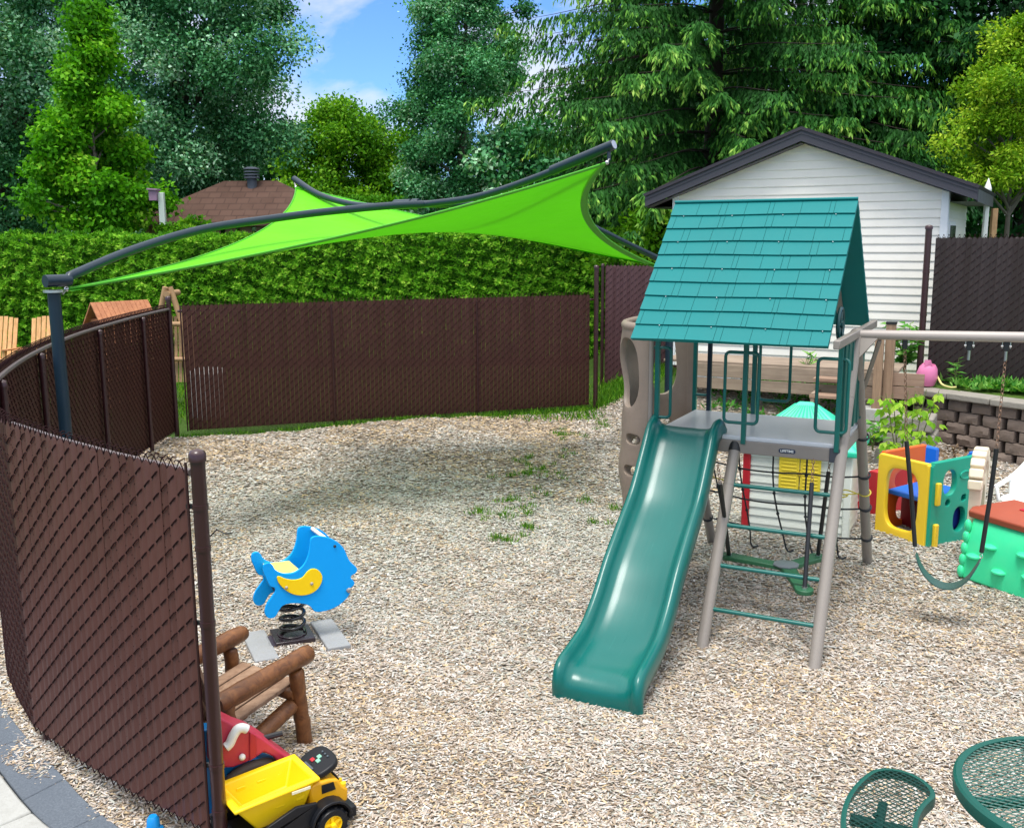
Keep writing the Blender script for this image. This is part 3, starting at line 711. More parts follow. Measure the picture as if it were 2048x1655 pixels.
# ------------------------------------------------------------------ shed, deck, stone wall, neighbours
def make_shed():
    yaw = -.498; c, s = math.cos(yaw), math.sin(yaw); w = 4.19; O = Vector((2.73, 17.0, 0))
    t = thing('garden_shed', 'white vinyl sided shed with a dark grey gabled roof on the raised ground at right', 'shed', O, yaw)
    zb, ze, zp = .75, 3.62, 4.40; dep = 3.4
    mSID = plain('vinyl_siding', hx('#e8e5dc'), .45, .05, 2, .04, dirt=.12, dirtcol=hx('#b0b0a4'))
    mTRIM = plain('white_trim', hx('#dfe3e6'), .4, .04, 4, 0)
    mFASC = plain('slate_fascia', hx('#3b3941'), .45, .08, 4, .03)
    mSHI = plain('dark_shingle', hx('#33313a'), .9, .3, 30, .4)
    # lapped courses on the gable wall
    b = MB(); h = .127; z = zb
    def half(zz): return w/2 if zz <= ze else max(.02, w/2*(zp-zz)/(zp-ze)+.02)
    while z < zp-.03:
        z2 = min(z+h, zp-.02); a0, a1 = half(z), half(z2); y0, y1 = -.016, -.002
        zm = z+.012
        b.add([(w/2-a0, y0, z), (w/2+a0, y0, z), (w/2+half(zm), y0-.001, zm), (w/2-half(zm), y0-.001, zm), (w/2+a1, y1, z2), (w/2-a1, y1, z2), (w/2-a0, .03, z), (w/2+a0, .03, z)],
              [(0, 1, 2, 3), (3, 2, 4, 5), (6, 7, 1, 0)])
        z += h
    b.add([(0, .03, zb), (w, .03, zb), (w, .03, ze), (w/2, .03, zp), (0, .03, ze)], [(0, 1, 2, 3, 4)])
    b.build('gable_wall', mSID, t, smooth=False)
    b = MB(); z = zb
    for xx, sg in ((0, -1), (w, 1)):
        z = zb
        while z < ze-.02:
            z2 = min(z+h, ze)
            b.add([(xx+sg*.016, .05, z), (xx+sg*.016, dep, z), (xx+sg*.002, dep, z2), (xx+sg*.002, .05, z2), (xx-sg*.02, .05, z), (xx-sg*.02, dep, z)], [(0, 1, 2, 3), (4, 5, 1, 0)]); z += h
    b.box((w/2, dep, (zb+ze)/2), (w, .05, ze-zb)); b.build('side_wall', mSID, t, smooth=False)
    for xx in (-.02, w+.02):
        b = MB(); b.box((xx-.0+(.045 if xx < 0 else -.045), -.03, (zb+ze)/2), (.1, .03, ze-zb-.01)); b.box((xx, .03, (zb+ze)/2), (.03, .1, ze-zb-.01)); b.build('corner_trim', mTRIM, t, bevel=.004)
    sl = (zp-ze)/(w/2); ov = .42; oy = .28
    rf = MB(); fa = MB(); th = .03
    for sg in (-1, 1):
        x1 = w/2+sg*(w/2+ov); zl = ze-sl*ov+.1; zr = zp+.1
        rf.add([(w/2, -oy-.03, zr), (x1, -oy-.03, zl), (x1, dep+.3, zl), (w/2, dep+.3, zr), (w/2, -oy-.03, zr+.05), (x1+sg*.03, -oy-.03, zl+.04), (x1+sg*.03, dep+.3, zl+.04), (w/2, dep+.3, zr+.05)],
               [(0, 1, 2, 3), (4, 5, 6, 7), (0, 1, 5, 4), (1, 2, 6, 5), (2, 3, 7, 6)])
        # fascia boards: rake and eave
        fa.add([(w/2, -oy, zr-.002), (x1, -oy, zl-.002), (x1, -oy, zl-.165), (w/2, -oy, zr-.165), (w/2, -oy+.03, zr-.002), (x1, -oy+.03, zl-.002), (x1, -oy+.03, zl-.165), (w/2, -oy+.03, zr-.165)],
               [(0, 1, 2, 3), (4, 5, 6, 7), (2, 3, 7, 6), (1, 2, 6, 5)])
        fa.box((x1-sg*.012, (dep-oy)/2+.05, zl-.095), (.024, dep+oy-.1, .18))
        fa.add([(w/2, -oy-.012, zr-.03), (x1, -oy-.012, zl-.03), (x1, -oy-.012, zl-.055), (w/2, -oy-.012, zr-.055), (w/2, -oy+.0, zr-.03), (x1, -oy+.0, zl-.03), (x1, -oy+.0, zl-.055), (w/2, -oy+.0, zr-.055)], [(0, 1, 2, 3), (0, 1, 5, 4), (2, 3, 7, 6)])
    rf.build('roof', mSHI, t, smooth=False); fa.build('fascia', mFASC, t, smooth=False)
    so = MB()
    for sg in (-1, 1):
        x1 = w/2+sg*(w/2+ov); zl = ze-sl*ov+.1; x0 = w/2+sg*w/2
        so.add([(w/2, -oy+.03, zp-.09), (x1, -oy+.03, zl-.18), (x1, .02, zl-.18), (w/2, .02, zp-.09)], [(0, 1, 2, 3)])
        so.add([(x0, .02, zl-.17), (x1, .02, zl-.17), (x1, dep, zl-.17), (x0, dep, zl-.17)], [(0, 1, 2, 3)])
    so.build('soffit', plain('grey_soffit', hx('#57555e'), .6, .1, 5, 0), t, smooth=False)
    # low window behind the tower
    wn = MB(); wx0, wx1, wz0, wz1 = 1.05, 2.1, 1.42, 2.2; y = -.04
    wn.box(((wx0+wx1)/2, y, wz0), (wx1-wx0+.16, .07, .07)); wn.box(((wx0+wx1)/2, y, wz1), (wx1-wx0+.16, .06, .07)); wn.box((wx0-.04, y, (wz0+wz1)/2), (.07, .06, wz1-wz0)); wn.box((wx1+.04, y, (wz0+wz1)/2), (.07, .06, wz1-wz0))
    wo = wn.build('window', mTRIM, t, bevel=.005)
    g = MB(); g.box(((wx0+wx1)/2, -.028, (wz0+wz1)/2), (wx1-wx0, .01, wz1-wz0)); g.build('pane', plain('window_glass', hx('#7fa3c4'), .08, .1, 2, 0), wo)
    # dark side window
    sw = MB(); sw.box((w+.03, .62, 2.75), (.03, .9, .72)); so_ = sw.build('window', mTRIM, t, bevel=.004)
    g = MB(); g.box((w+.05, .62, 2.75), (.012, .78, .6)); g.build('pane', plain('dark_glass', hx('#2c3a30'), .1, .2, 2, 0), so_)
    return t
make_shed()
def make_deck():
    yaw = -.47
    mDW = woodmat('weathered_deck', hx('#7b6a5c'), hx('#a59482'), 'X', .8, .8)
    mDWR = woodmat('reddish_deck_board', hx('#7a6050'), hx('#a48a76'), 'X', .8, .7)
    o = W(1390, 735, 1.1); t = thing('wooden_deck', 'weathered timber deck and steps along the front of the white shed', 'deck', (2.70, 14.6, 0), yaw)
    L = lambda x, y, z: (x, y, z)
    b = MB()
    for k in range(6): b.box((1.15, .11+.15*k, 1.10), (3.3, .14, .035))
    b.build('deck_boards', mDW, t, bevel=.004)
    b = MB(); b.box((1.25, .012, .99), (2.9, .04, .19)); b.box((1.25, .014, .80), (2.9, .04, .16)); b.build('skirt_board', mDW, t, bevel=.004)
    b = MB()
    b.box((2.92, .05, 1.0), (.42, .04, .17)); b.box((2.92, .052, .82), (.42, .04, .17)); b.build('rim_board', mDWR, t, bevel=.004)
    for k, z in enumerate((.98, .78)):
        b = MB(); b.box((2.05, -.16-.22*k, z), (.62, .26, .04)); b.build('step', mDWR, t, bevel=.004)
    for x in (1.78, 2.32): b = MB(); b.box((x, -.25, .72), (.05, .5, .2)); b.build('step_carriage', mDW, t, bevel=.003)
    for x, y, z1, r in ((2.56, -.14, 1.62, .055), (2.68, .0, 1.75, .06)):
        b = MB(); b.box((x, y, (z1+.35)/2), (2*r, 2*r, z1-.35)); p = b.build('post', woodmat('post_timber', hx('#7d6653'), hx('#a98c72'), 'Z', 1), t, bevel=.006)
        cp = MB(); cp.box((x, y, z1+.012), (2*r+.012, 2*r+.012, .03)); cp.build('cap', mBLACK, p)
        cp = MB(); cp.box((x, y, .42), (2*r+.03, 2*r+.03, .34)); cp.build('post_base', mBLACK, p)
make_deck()
def make_terrace():
    # raised bed held by the block wall
    m, nt, out = newmat('terrace_soil'); n2 = noise(nt, 8, 6, .7)
    principled(nt, out, ramp(nt, n2, [(.3, hx('#33421d')), (.6, hx('#4f6a2a')), (.8, hx('#5d5240'))]), .95, .1, nrm=bumped(nt, n2, .8, .04))
    A, B = Vector((5.55, 13.75, 0)), Vector((8.2, 10.5, 0))
    b = MB(); d = Vector((.77, .64, 0))
    b.add([tuple(A+d*.12+Vector((0, 0, .80))), tuple(B+d*.12+Vector((0, 0, .80))), (14, 13, .84), (12, 17.5, .84), (6.5, 16.4, .84), (5.2, 14.9, .8)], [(0, 1, 2, 3, 4, 5)])
    o = b.build('terrace', m); prop(o, kind='structure')
    mBLK = plain('split_stone_block', hx('#75675e'), .95, .28, 6, 1.0, 22, dirt=.3, dirtcol=hx('#5b524c'))
    mCAP = plain('wall_cap_stone', hx('#8a857c'), .95, .2, 5, .9, 25, dirt=.3, dirtcol=hx('#62635a'))
    t = thing('retaining_wall', 'curved grey-brown block retaining wall below the black fence', 'wall', (0, 0, 0))
    path = smooth_path([(5.5, 13.75, 0), (5.76, 13.4, 0), (6.46, 12.45, 0), (7.2, 11.6, 0), (8.2, 10.5, 0)], 8)
    Ltot, at = along(path); rg = random.Random(4)
    bl = MB(); hB = .152; pit = .33
    for row in range(5):
        k = 0; s = -.1+(row % 2)*pit*.5
        while s < Ltot:
            p, d = at(max(0, s+pit/2)); nn = Vector((d.y, -d.x, 0)); nn = nn if nn.x < 0 else -nn
            wv = pit-.055; dp = .2; zc = -.02+hB*(row+.5)
            c = p+nn*(-.10-.03*row*.3)+Vector((0, 0, zc)); R = Matrix((d, nn, Vector((0, 0, 1)))).transposed()
            # split face: a bevelled front with uneven relief
            f = dp/2; hw = wv/2; hh = hB/2-.004; j = lambda a: rg.uniform(-a, a)
            loc = [(-hw, -f, -hh), (hw, -f, -hh), (hw, -f, hh), (-hw, -f, hh), (-hw*.96, f*.55, -hh), (hw*.96, f*.55, -hh), (hw*.96, f*.55, hh), (-hw*.96, f*.55, hh)]
            g = []
            for iz in range(4):
                for ix in range(5):
                    ex = ix in (0, 4); ez = iz in (0, 3)
                    g.append((hw*(-1+ix*.5)*(.93), f*(.88 if (ex or ez) else 1.0)+j(.012), hh*(-1+iz*2/3)*.94+j(.004)))
            vs = [c+R @ Vector(q) for q in loc+g]; fs = [(0, 1, 2, 3), (0, 4, 5, 1), (1, 5, 6, 2), (2, 6, 7, 3), (3, 7, 4, 0)]
            G = lambda ix, iz: 8+iz*5+ix
            for iz in range(3):
                for ix in range(4): fs.append((G(ix, iz), G(ix+1, iz), G(ix+1, iz+1), G(ix, iz+1)))
            fs += [(4,)+tuple(G(i, 0) for i in range(5))+(5,), (7,)+tuple(G(i, 3) for i in range(5))+(6,), (4,)+tuple(G(0, i) for i in range(4))+(7,), (5,)+tuple(G(4, i) for i in range(4))+(6,)]
            bl.add(vs, fs); s += pit
    bl.build('block_course', mBLK, t, ang=25)
    back = MB()
    for a, c in zip(path[:-1], path[1:]):
        d = (c-a).normalized(); nn = Vector((d.y, -d.x, 0)); nn = nn if nn.x < 0 else -nn
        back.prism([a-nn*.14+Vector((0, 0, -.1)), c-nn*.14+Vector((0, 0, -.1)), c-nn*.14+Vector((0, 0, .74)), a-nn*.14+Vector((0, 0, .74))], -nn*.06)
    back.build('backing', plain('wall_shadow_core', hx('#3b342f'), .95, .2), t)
    cp = MB(); s = 0
    while s < Ltot:
        p, d = at(s+.3); nn = Vector((d.y, -d.x, 0)); nn = nn if nn.x < 0 else -nn
        R = Matrix((d, nn, Vector((0, 0, 1)))).transposed(); cp.box(p-nn*.13+Vector((0, 0, .785+rg.uniform(-.004, .004))), (.59, .34, .085), R); s += .6
    cp.build('cap_stone', mCAP, t, bevel=.015)
    # return wall and concrete steps left of the corner
    st = thing('stone_steps', 'grey stone slabs stepping up beside the left end of the block wall', 'steps', (0, 0, 0))
    b = MB()
    for (px, py, z, wx, wy, h) in ((1835, 835, .62, .62, .5, .18), (1838, 868, .40, .62, .55, .2), (1828, 905, .2, .7, .55, .24)):
        p = W(px, py, z); b.box(p+Vector((0, .25, -h/2)), (wx, wy, h), Matrix.Rotation(-.5, 3, 'Z'))
    b.build('stone_slab', mCAP, st, bevel=.02)
    cb = thing('concrete_block', 'two pale concrete blocks stacked as a footing right of the tower leg', 'block', (0, 0, 0))
    for (px, py, z, h) in ((1765, 818, .62, .16), (1768, 846, .44, .2)):
        p = W(px, py, z); b = MB(); b.box(p+Vector((0, .12, -h/2)), (.42, .32, h), Matrix.Rotation(-.45, 3, 'Z')); b.build('block', mCONC, cb, bevel=.01)
    # landscape cloth and pipe on the slope
    m2 = plain('landscape_fabric', hx('#7f868c'), .6, .15, 5, .3, 12)
    b = MB(); n = 7
    base = [[None]*n for _ in range(4)]
    for i in range(n):
        for j in range(4):
            q = W(1385+i*22, 780+j*9, .35); q.z = terr(q.x, q.y)+.05+.03*math.sin(i*2.1+j); base[j][i] = q
    for j in range(3):
        for i in range(n-1): b.add([base[j][i], base[j][i+1], base[j+1][i+1], base[j+1][i]], [(0, 1, 2, 3)])
    o = b.build('ground_cloth', m2, solid=.006); prop(o, 'crumpled grey landscape cloth lying on the slope under the deck', 'cloth')
    pt = thing('drain_pipe', 'black drain pipe with a bright green end cap lying by the second fence', 'pipe', (0, 0, 0))
    q = W(1268, 792, .28); dirp = Vector((.55, .62, .08)).normalized()
    b = MB(); pts = [q+dirp*.03*i for i in range(22)]; b.tube(pts, [.085+.006*(i % 2) for i in range(22)], 16); b.build('pipe', mBLACK, pt)
    b = MB(); b.tube([q-dirp*.07, q-dirp*.06, q+dirp*.03], [.08, .1, .1], 18); b.build('end_cap', plain('green_cap', hx('#12a85a'), .4, .1), pt, bevel=.004)
make_terrace()
def make_neighbours():
    g = thing('gazebo', 'brown shingled hip roof gazebo with a round vent beyond the hedge', 'gazebo', (-7.35, 29, 0))
    m, nt, out = newmat('brown_shingle'); tc = nt.nodes.new('ShaderNodeTexCoord'); br = N(nt, 'ShaderNodeTexBrick')
    mp = nt.nodes.new('ShaderNodeMapping'); mp.inputs['Rotation'].default_value = (math.radians(90), 0, 0); nt.links.new(tc.outputs['Object'], mp.inputs[0]); nt.links.new(mp.outputs[0], br.inputs['Vector'])
    br.inputs['Scale'].default_value = 1.5; br.inputs['Color1'].default_value = (*hx('#564038'), 1); br.inputs['Color2'].default_value = (*hx('#433029'), 1); br.inputs['Mortar'].default_value = (*hx('#33241f'), 1); br.inputs['Mortar Size'].default_value = .03
    principled(nt, out, mix(nt, noise(nt, 2, 4), br.outputs[0], hx('#5a463d')), .9, .2)
    b = MB(); zr, ze = 4.5, 3.33; hx_, hy = 2.95, 1.9; rx = .75
    v = [(-hx_, -hy, ze), (hx_, -hy, ze), (hx_, hy, ze), (-hx_, hy, ze), (-rx, 0, zr), (rx, 0, zr), (-hx_, -hy, ze-.1), (hx_, -hy, ze-.1), (hx_, hy, ze-.1), (-hx_, hy, ze-.1)]
    b.add(v, [(0, 1, 5, 4), (1, 2, 5), (2, 3, 4, 5), (3, 0, 4), (0, 1, 7, 6), (1, 2, 8, 7), (2, 3, 9, 8), (3, 0, 6, 9), (6, 7, 8, 9)])
    rf = b.build('roof', m, g, smooth=False)
    b = MB(); b.tube([(.1, -.25, zr-.25), (.1, -.25, zr+.18)], .14, 12)
    for k in range(3): b.tube([(.1, -.25, zr+.05+.08*k), (.1, -.25, zr+.09+.08*k)], .22, 14)
    b.lathe([(.23, zr+.29), (.23, zr+.31), (.12, zr+.36), (.01, zr+.37)], (.1, -.25, 0), None, 14); b.build('roof_vent', plain('grey_vent', hx('#4a505c'), .5), rf)
    b = MB()
    for k in range(12): b.box((-2.3+.42*k, -1.6, 3.05), (.3, .03, .34))
    b.build('valance', mBIRCH, g)
    for x in (-2.4, -.8, .8, 2.4):
        for y in (-1.65, 1.65):
            b = MB(); b.box((x, y, 1.6), (.12, .12, 3.2)); b.build('post', mBIRCH, g)
    # bird house on a pole
    t = thing('bird_house', 'pinkish bird house fixed beside the top of a white pole above the hedge', 'bird house', (-8.40, 24.6, 0))
    b = MB(); b.box((0, 0, 2), (.13, .13, 4.0)); b.build('pole', plain('whitewashed_pole', hx('#b9c3bb'), .8, .1, 6, .3), t, bevel=.01)
    b = MB(); b.box((-.16, -.04, 3.93), (.19, .2, .24)); b.box((-.16, -.05, 4.07), (.25, .27, .04), Matrix.Rotation(.06, 3, 'Y')); bx = b.build('box', plain('mauve_paint', hx('#8d7088'), .7), t, bevel=.006)
    # adirondack chairs
    def adirondack(loc, rz, label):
        t = thing('adirondack_chair', label, 'chair', loc, rz, 'raw wood lawn chairs at the left edge')
        mW = mADI
        b = MB()
        for k in range(6):
            x = -.245+.098*k; b.bar((x, .12, .3), (x, .42, 1.12+.02*(2.5-abs(k-2.5))), .082, .02, (0, 1, .3))
        b.build('backrest', mW, t, bevel=.004)
        b = MB()
        for k in range(6): b.bar((-.27, -.36+.09*k, .37-.025*k), (.27, -.36+.09*k, .37-.025*k), .08, .02)
        b.build('seat', mW, t, bevel=.004)
        for s in (-1, 1):
            b = MB(); b.bar((s*.33, -.45, .56), (s*.33, .36, .52), .13, .03); b.build('armrest', mADID, t, bevel=.004)
            b = MB(); b.box((s*.29, -.38, .27), (.05, .09, .54)); b.build('leg', mW, t, bevel=.004)
            b = MB(); b.bar((s*.28, -.40, .3), (s*.28, .55, .03), .04, .11); b.build('leg', mW, t, bevel=.004)
        return t
    adirondack((-9.42, 20.0, .22), .12, 'raw wood lawn chair with a fan of slats nearest the steel post')
    adirondack((-10.32, 20.0, .22), .06, 'raw wood lawn chair cut off by the left edge of the photo')
    # log play house roof
    t = thing('log_playhouse', 'low wooden play house with a ridged board roof behind the curved fence', 'playhouse', (-6.22, 17.15, 0), .8)
    mR = woodmat('red_cedar_board', hx('#8f5538'), hx('#bd8158'), 'Y', .7, .7)
    b = MB(); zr, ze = 1.86, 1.2
    for k in range(12):
        x = -.76+.085*k
        for sg in (-1, 1):
            b.bar((x+.04, .5, zr), (x+.04, .5+sg*.62, ze), .08, .03, (0, sg*.6, .6))
    b.build('roof', mR, t, bevel=.003)
    b = MB()
    for k in range(9): b.tube([(-.66, -.02, .1+.11*k), (.2, -.02, .1+.11*k)], .055, 10)
    for k in range(9): b.tube([(-.66, 1.02, .1+.11*k), (.2, 1.02, .1+.11*k)], .055, 10)
    for k in range(14):
        z = .1+.11*k; hw = .52 if z < ze else max(.04, .52*(zr-z)/(zr-ze))
        b.tube([(-.62, .5-hw, z), (-.62, .5+hw, z)], .055, 10)
    b.build('wall', mR, t)
    # log swing frame gable
    t = thing('log_swing_frame', 'log A-frame of a garden swing rising behind the corner of the fence', 'swing frame', (-5.80, 17.0, 0), 0)
    b = MB(); 
    for sg in (-1, 1): b.tube([(sg*.62, 0, 0), (sg*.03-.0, .02*sg, 2.12)], .05, 10)
    b.tube([(-.36, -.05, .9), (.36, -.05, .9)], .04, 10); b.tube([(-.2, -.06, 1.5), (.2, -.06, 1.5)], .04, 10)
    b.build('frame', mBIRCH, t)
    b = MB(); b.tube([(0, -.08, 2.0), (0, .5, 2.0)], .055, 10); b.build('top_beam', mBIRCH, t)
    b = MB()
    for k in range(6): b.bar((-.02+.07*k, .0, .5), (.0+.07*k, .1, 1.62), .05, .02, (0, 1, 0))
    b.build('slat_panel', mBIRCH, t)
    t = thing('plastic_drum', 'white plastic toy drum glimpsed through the gap by the fence corner post', 'toy', (-5.0, 16.3, 0))
    b = MB(); b.lathe([(.26, 0), (.3, .06), (.28, .4), (.3, .76), (.25, .82), (.02, .84)], (0, 0, 0), None, 24); b.build('drum', mWHITEP, t)
    # white post with a finial, timber post beside the shed
    t = thing('gate_post', 'white post with a pointed finial beside the right eave of the shed', 'post', (8.02, 17.2, 0))
    b = MB(); b.box((0, 0, 1.65), (.07, .07, 3.9)); b.lathe([(.03, 3.58), (.06, 3.63), (.06, 3.67), (.045, 3.72), (.005, 3.84)], (0, 0, 0), None, 12); b.build('post', mWHITEP, t, bevel=.006)
    t = thing('timber_post', 'orange-brown timber post right of the shed above the black fence', 'post', (8.35, 17.6, 0))
    b = MB(); b.box((0, 0, 1.7), (.09, .09, 3.3)); b.build('post', mBIRCH, t, bevel=.004)
mADI = woodmat('bright_pine', hx('#b9854e'), hx('#e2b47c'), 'Z', .6, .6)
mADID = woodmat('amber_pine', hx('#96603a'), hx('#c08a58'), 'Y', .6, .6)
make_neighbours()
def make_plants():
    # box elder seedlings before the wall
    def elder(px, py, ptop, label, seed):
        rg = random.Random(seed); p = W(px, py, .25); p.z = terr(p.x, p.y)
        t = thing('box_elder_seedling', label, 'plant', p); b = MB(); P = []; D = []; Nn = []; L = []; Wd = []
        H = 1.15
        for (sx, sy) in ((-.22, 0), (.02, -.05), (-.1, .1)) if seed == 1 else ((.15, 0), (.28, -.05), (.05, .08)):
            pts = [Vector((sx*(k/5)**1.2, sy*k/5, H*k/5*rg.uniform(.94, 1))) for k in range(6)]; b.tube(pts, [.009, .008, .007, .006, .005, .003], 5)
            for i in range(11):
                q = 1.0+4*(i+rg.random())/11; i0 = min(4, int(q)); pp = pts[i0].lerp(pts[i0+1], min(1, q-i0)); aa = rg.random()*6.28
                tip = pp+Vector((math.cos(aa)*.14, math.sin(aa)*.12, -.02)); b.tube([pp, (pp+tip)/2+Vector((0, 0, .03)), tip], .0025, 4)
                for (rx, ll) in ((0, .12), (1.0, .10), (-1.0, .10), (1.8, .085), (-1.8, .085)):
                    d = Vector((math.cos(aa+rx*.75), math.sin(aa+rx*.75), -rg.uniform(.5, 1.5)))
                    P.append(tip if abs(rx) < 1.5 else (pp+tip)/2); D.append(d); Nn.append((rg.gauss(0, .3), -.5+rg.gauss(0, .3), .9)); L.append(ll*rg.uniform(.8, 1.3)); Wd.append(.062*rg.uniform(.8, 1.3))
        b.build('stem', mSTEM, t)
        V, F = cards(np.array([tuple(v) for v in P]), np.array([tuple(v) for v in D]), np.array(Nn), np.array(L), np.array(Wd), .2, .45)
        npmesh('leaves', V, F, mSEED, t, RNG.uniform(0, 1, len(F)))
    elder(1800, 930, 740, 'yellow-green seedling with drooping leaflets left of the swing chain', 1)
    elder(1818, 925, 760, 'yellow-green seedling with drooping leaflets right of the swing chain', 2)
    plant('weed', 'dark leafy weed at the foot of the concrete blocks', 'plant', tuple(W(1745, 900, .2)), .42, 7, 7, .17, .05, mWEED, .16, .2, 3)
    plant('shrub', 'leafy climber growing up between the deck post and the black fence', 'plant', tuple(W(1808, 745, .95)), .72, 16, 16, .15, .09, mWEED, .34, .5, 4)
    plant('shrub', 'slender leafy shoots beside the right gable end of the teal roof', 'plant', tuple(W(1768, 690, 1.1)), .72, 7, 12, .13, .05, mWEED, .2, .2, 5)
    plant('weed', 'tall thin weed growing before the deck steps', 'plant', tuple(W(1604, 778, .75)), .5, 9, 9, .15, .035, mWEED, .18, -.2, 6)
    plant('weed', 'lone thin-leaved weed standing on the terrace before the black fence', 'plant', tuple(W(1910, 768, .85)), .42, 3, 10, .13, .03, mWEED, .06, .3, 7)
    # low growth on the terrace
    pts = []; 
    for _ in range(300):
        s = random.random(); a = Vector((6.0, 13.75, .83)); c = Vector((8.0, 11.6, .83)); q = a.lerp(c, s)+Vector((random.uniform(.0, .9)*.77, random.uniform(0, .9)*.64, 0)); pts.append(tuple(q))
    P = np.repeat(np.array(pts), 7, 0); n = len(P); P = P+np.stack([RNG.normal(0, .05, n), RNG.normal(0, .05, n), RNG.uniform(0, .04, n)], 1)
    D = np.stack([RNG.normal(0, .8, n), RNG.normal(0, .8, n), RNG.uniform(.15, 1.2, n)], 1); Nn = np.stack([RNG.normal(0, .5, n), RNG.normal(0, .5, n), np.ones(n)], 1)
    V, F = cards(P, D, Nn, RNG.uniform(.06, .19, n), RNG.uniform(.02, .075, n), .2, .45)
    o = npmesh('terrace_weeds', V, F, mWEED, None, RNG.uniform(0, 1, len(F))); prop(o, 'low leafy weeds and dandelions growing along the top of the block wall', 'weeds', kind='stuff')
    pts = []
    for _ in range(220):
        q = W(random.uniform(1420, 1680), random.uniform(745, 790), .8); pts.append((q.x, q.y, terr(q.x, q.y)))
    P = np.repeat(np.array(pts), 5, 0); n = len(P); P = P+np.stack([RNG.normal(0, .05, n), RNG.normal(0, .05, n), RNG.uniform(0, .03, n)], 1)
    D = np.stack([RNG.normal(0, .8, n), RNG.normal(0, .8, n), RNG.uniform(.15, 1.2, n)], 1); Nn = np.stack([RNG.normal(0, .5, n), RNG.normal(0, .5, n), np.ones(n)], 1)
    V, F = cards(P, D, Nn, RNG.uniform(.06, .16, n), RNG.uniform(.02, .05, n), .2, .45)
    o = npmesh('slope_weeds', V, F, mWEED, None, RNG.uniform(0, .6, len(F))); prop(o, 'small weeds growing in the shade on the slope under the deck', 'weeds', kind='stuff')
    # dead leaves drifted at the foot of the block wall
    pts = []
    for _ in range(260):
        q = W(random.uniform(1855, 1945), random.uniform(880, 950), .06); pts.append((q.x, q.y, .02+random.random()*.1))
    P = np.array(pts); n = len(P); D = RNG.normal(0, 1, (n, 3)); Nn = np.stack([RNG.normal(0, .6, n), RNG.normal(0, .6, n), np.ones(n)], 1)
    V, F = cards(P, D, Nn, RNG.uniform(.06, .12, n), RNG.uniform(.03, .05, n), .3, .45)
    o = npmesh('dead_leaves', V, F, leafmat('dead_leaf', [(0, hx('#4a3a2c')), (.5, hx('#7a624a')), (1, hx('#a8927a'))], .1), None, RNG.uniform(0, 1, n)); prop(o, 'dry brown leaves drifted at the foot of the block wall', 'dead leaves', kind='stuff')
    # pink watering can and yellow hose on the wall
    q = W(1850, 768, .86)
    t = thing('watering_can', 'pink plastic watering can tipped over on the end of the block wall', 'watering can', q, .4)
    mP = plain('pink_plastic', hx('#d87aa6'), .4, .06)
    b = MB(); R = Matrix.Rotation(.18, 3, 'X')
    b.lathe([(.115, 0), (.13, .02), (.145, .13), (.12, .24), (.085, .29), (.075, .29), (.1, .24), (.02, .2)], (0, 0, 0), R, 20); b.build('body', mP, t)
    b = MB(); b.add([R @ Vector(v) for v in [(-.10, -.03, .25), (-.02, -.09, .27), (.04, -.02, .28), (-.10, .0, .36), (-.05, -.06, .37)]], [(0, 1, 4, 3), (1, 2, 4), (2, 3, 4), (0, 3, 2, 1)]); b.build('spout', mP, t, solid=.008)
    b = MB(); b.tube(smooth_path([R @ Vector(v) for v in [(.02, -.02, .28), (.11, -.02, .25), (.16, 0, .14), (.13, 0, .04)]], 5), .014, 8); b.build('handle', mP, t)
    b = MB(); pts = [W(1866, 742, 1.03), W(1876, 755, .96), W(1884, 768, .9), W(1900, 774, .86), W(1912, 774, .855)]
    b.tube(smooth_path(pts, 5), .013, 8); o = b.build('garden_hose', plain('cream_hose', hx('#d8cf86'), .5), None); prop(o, 'short length of pale yellow hose trailing from the pink watering can', 'hose')
make_plants()
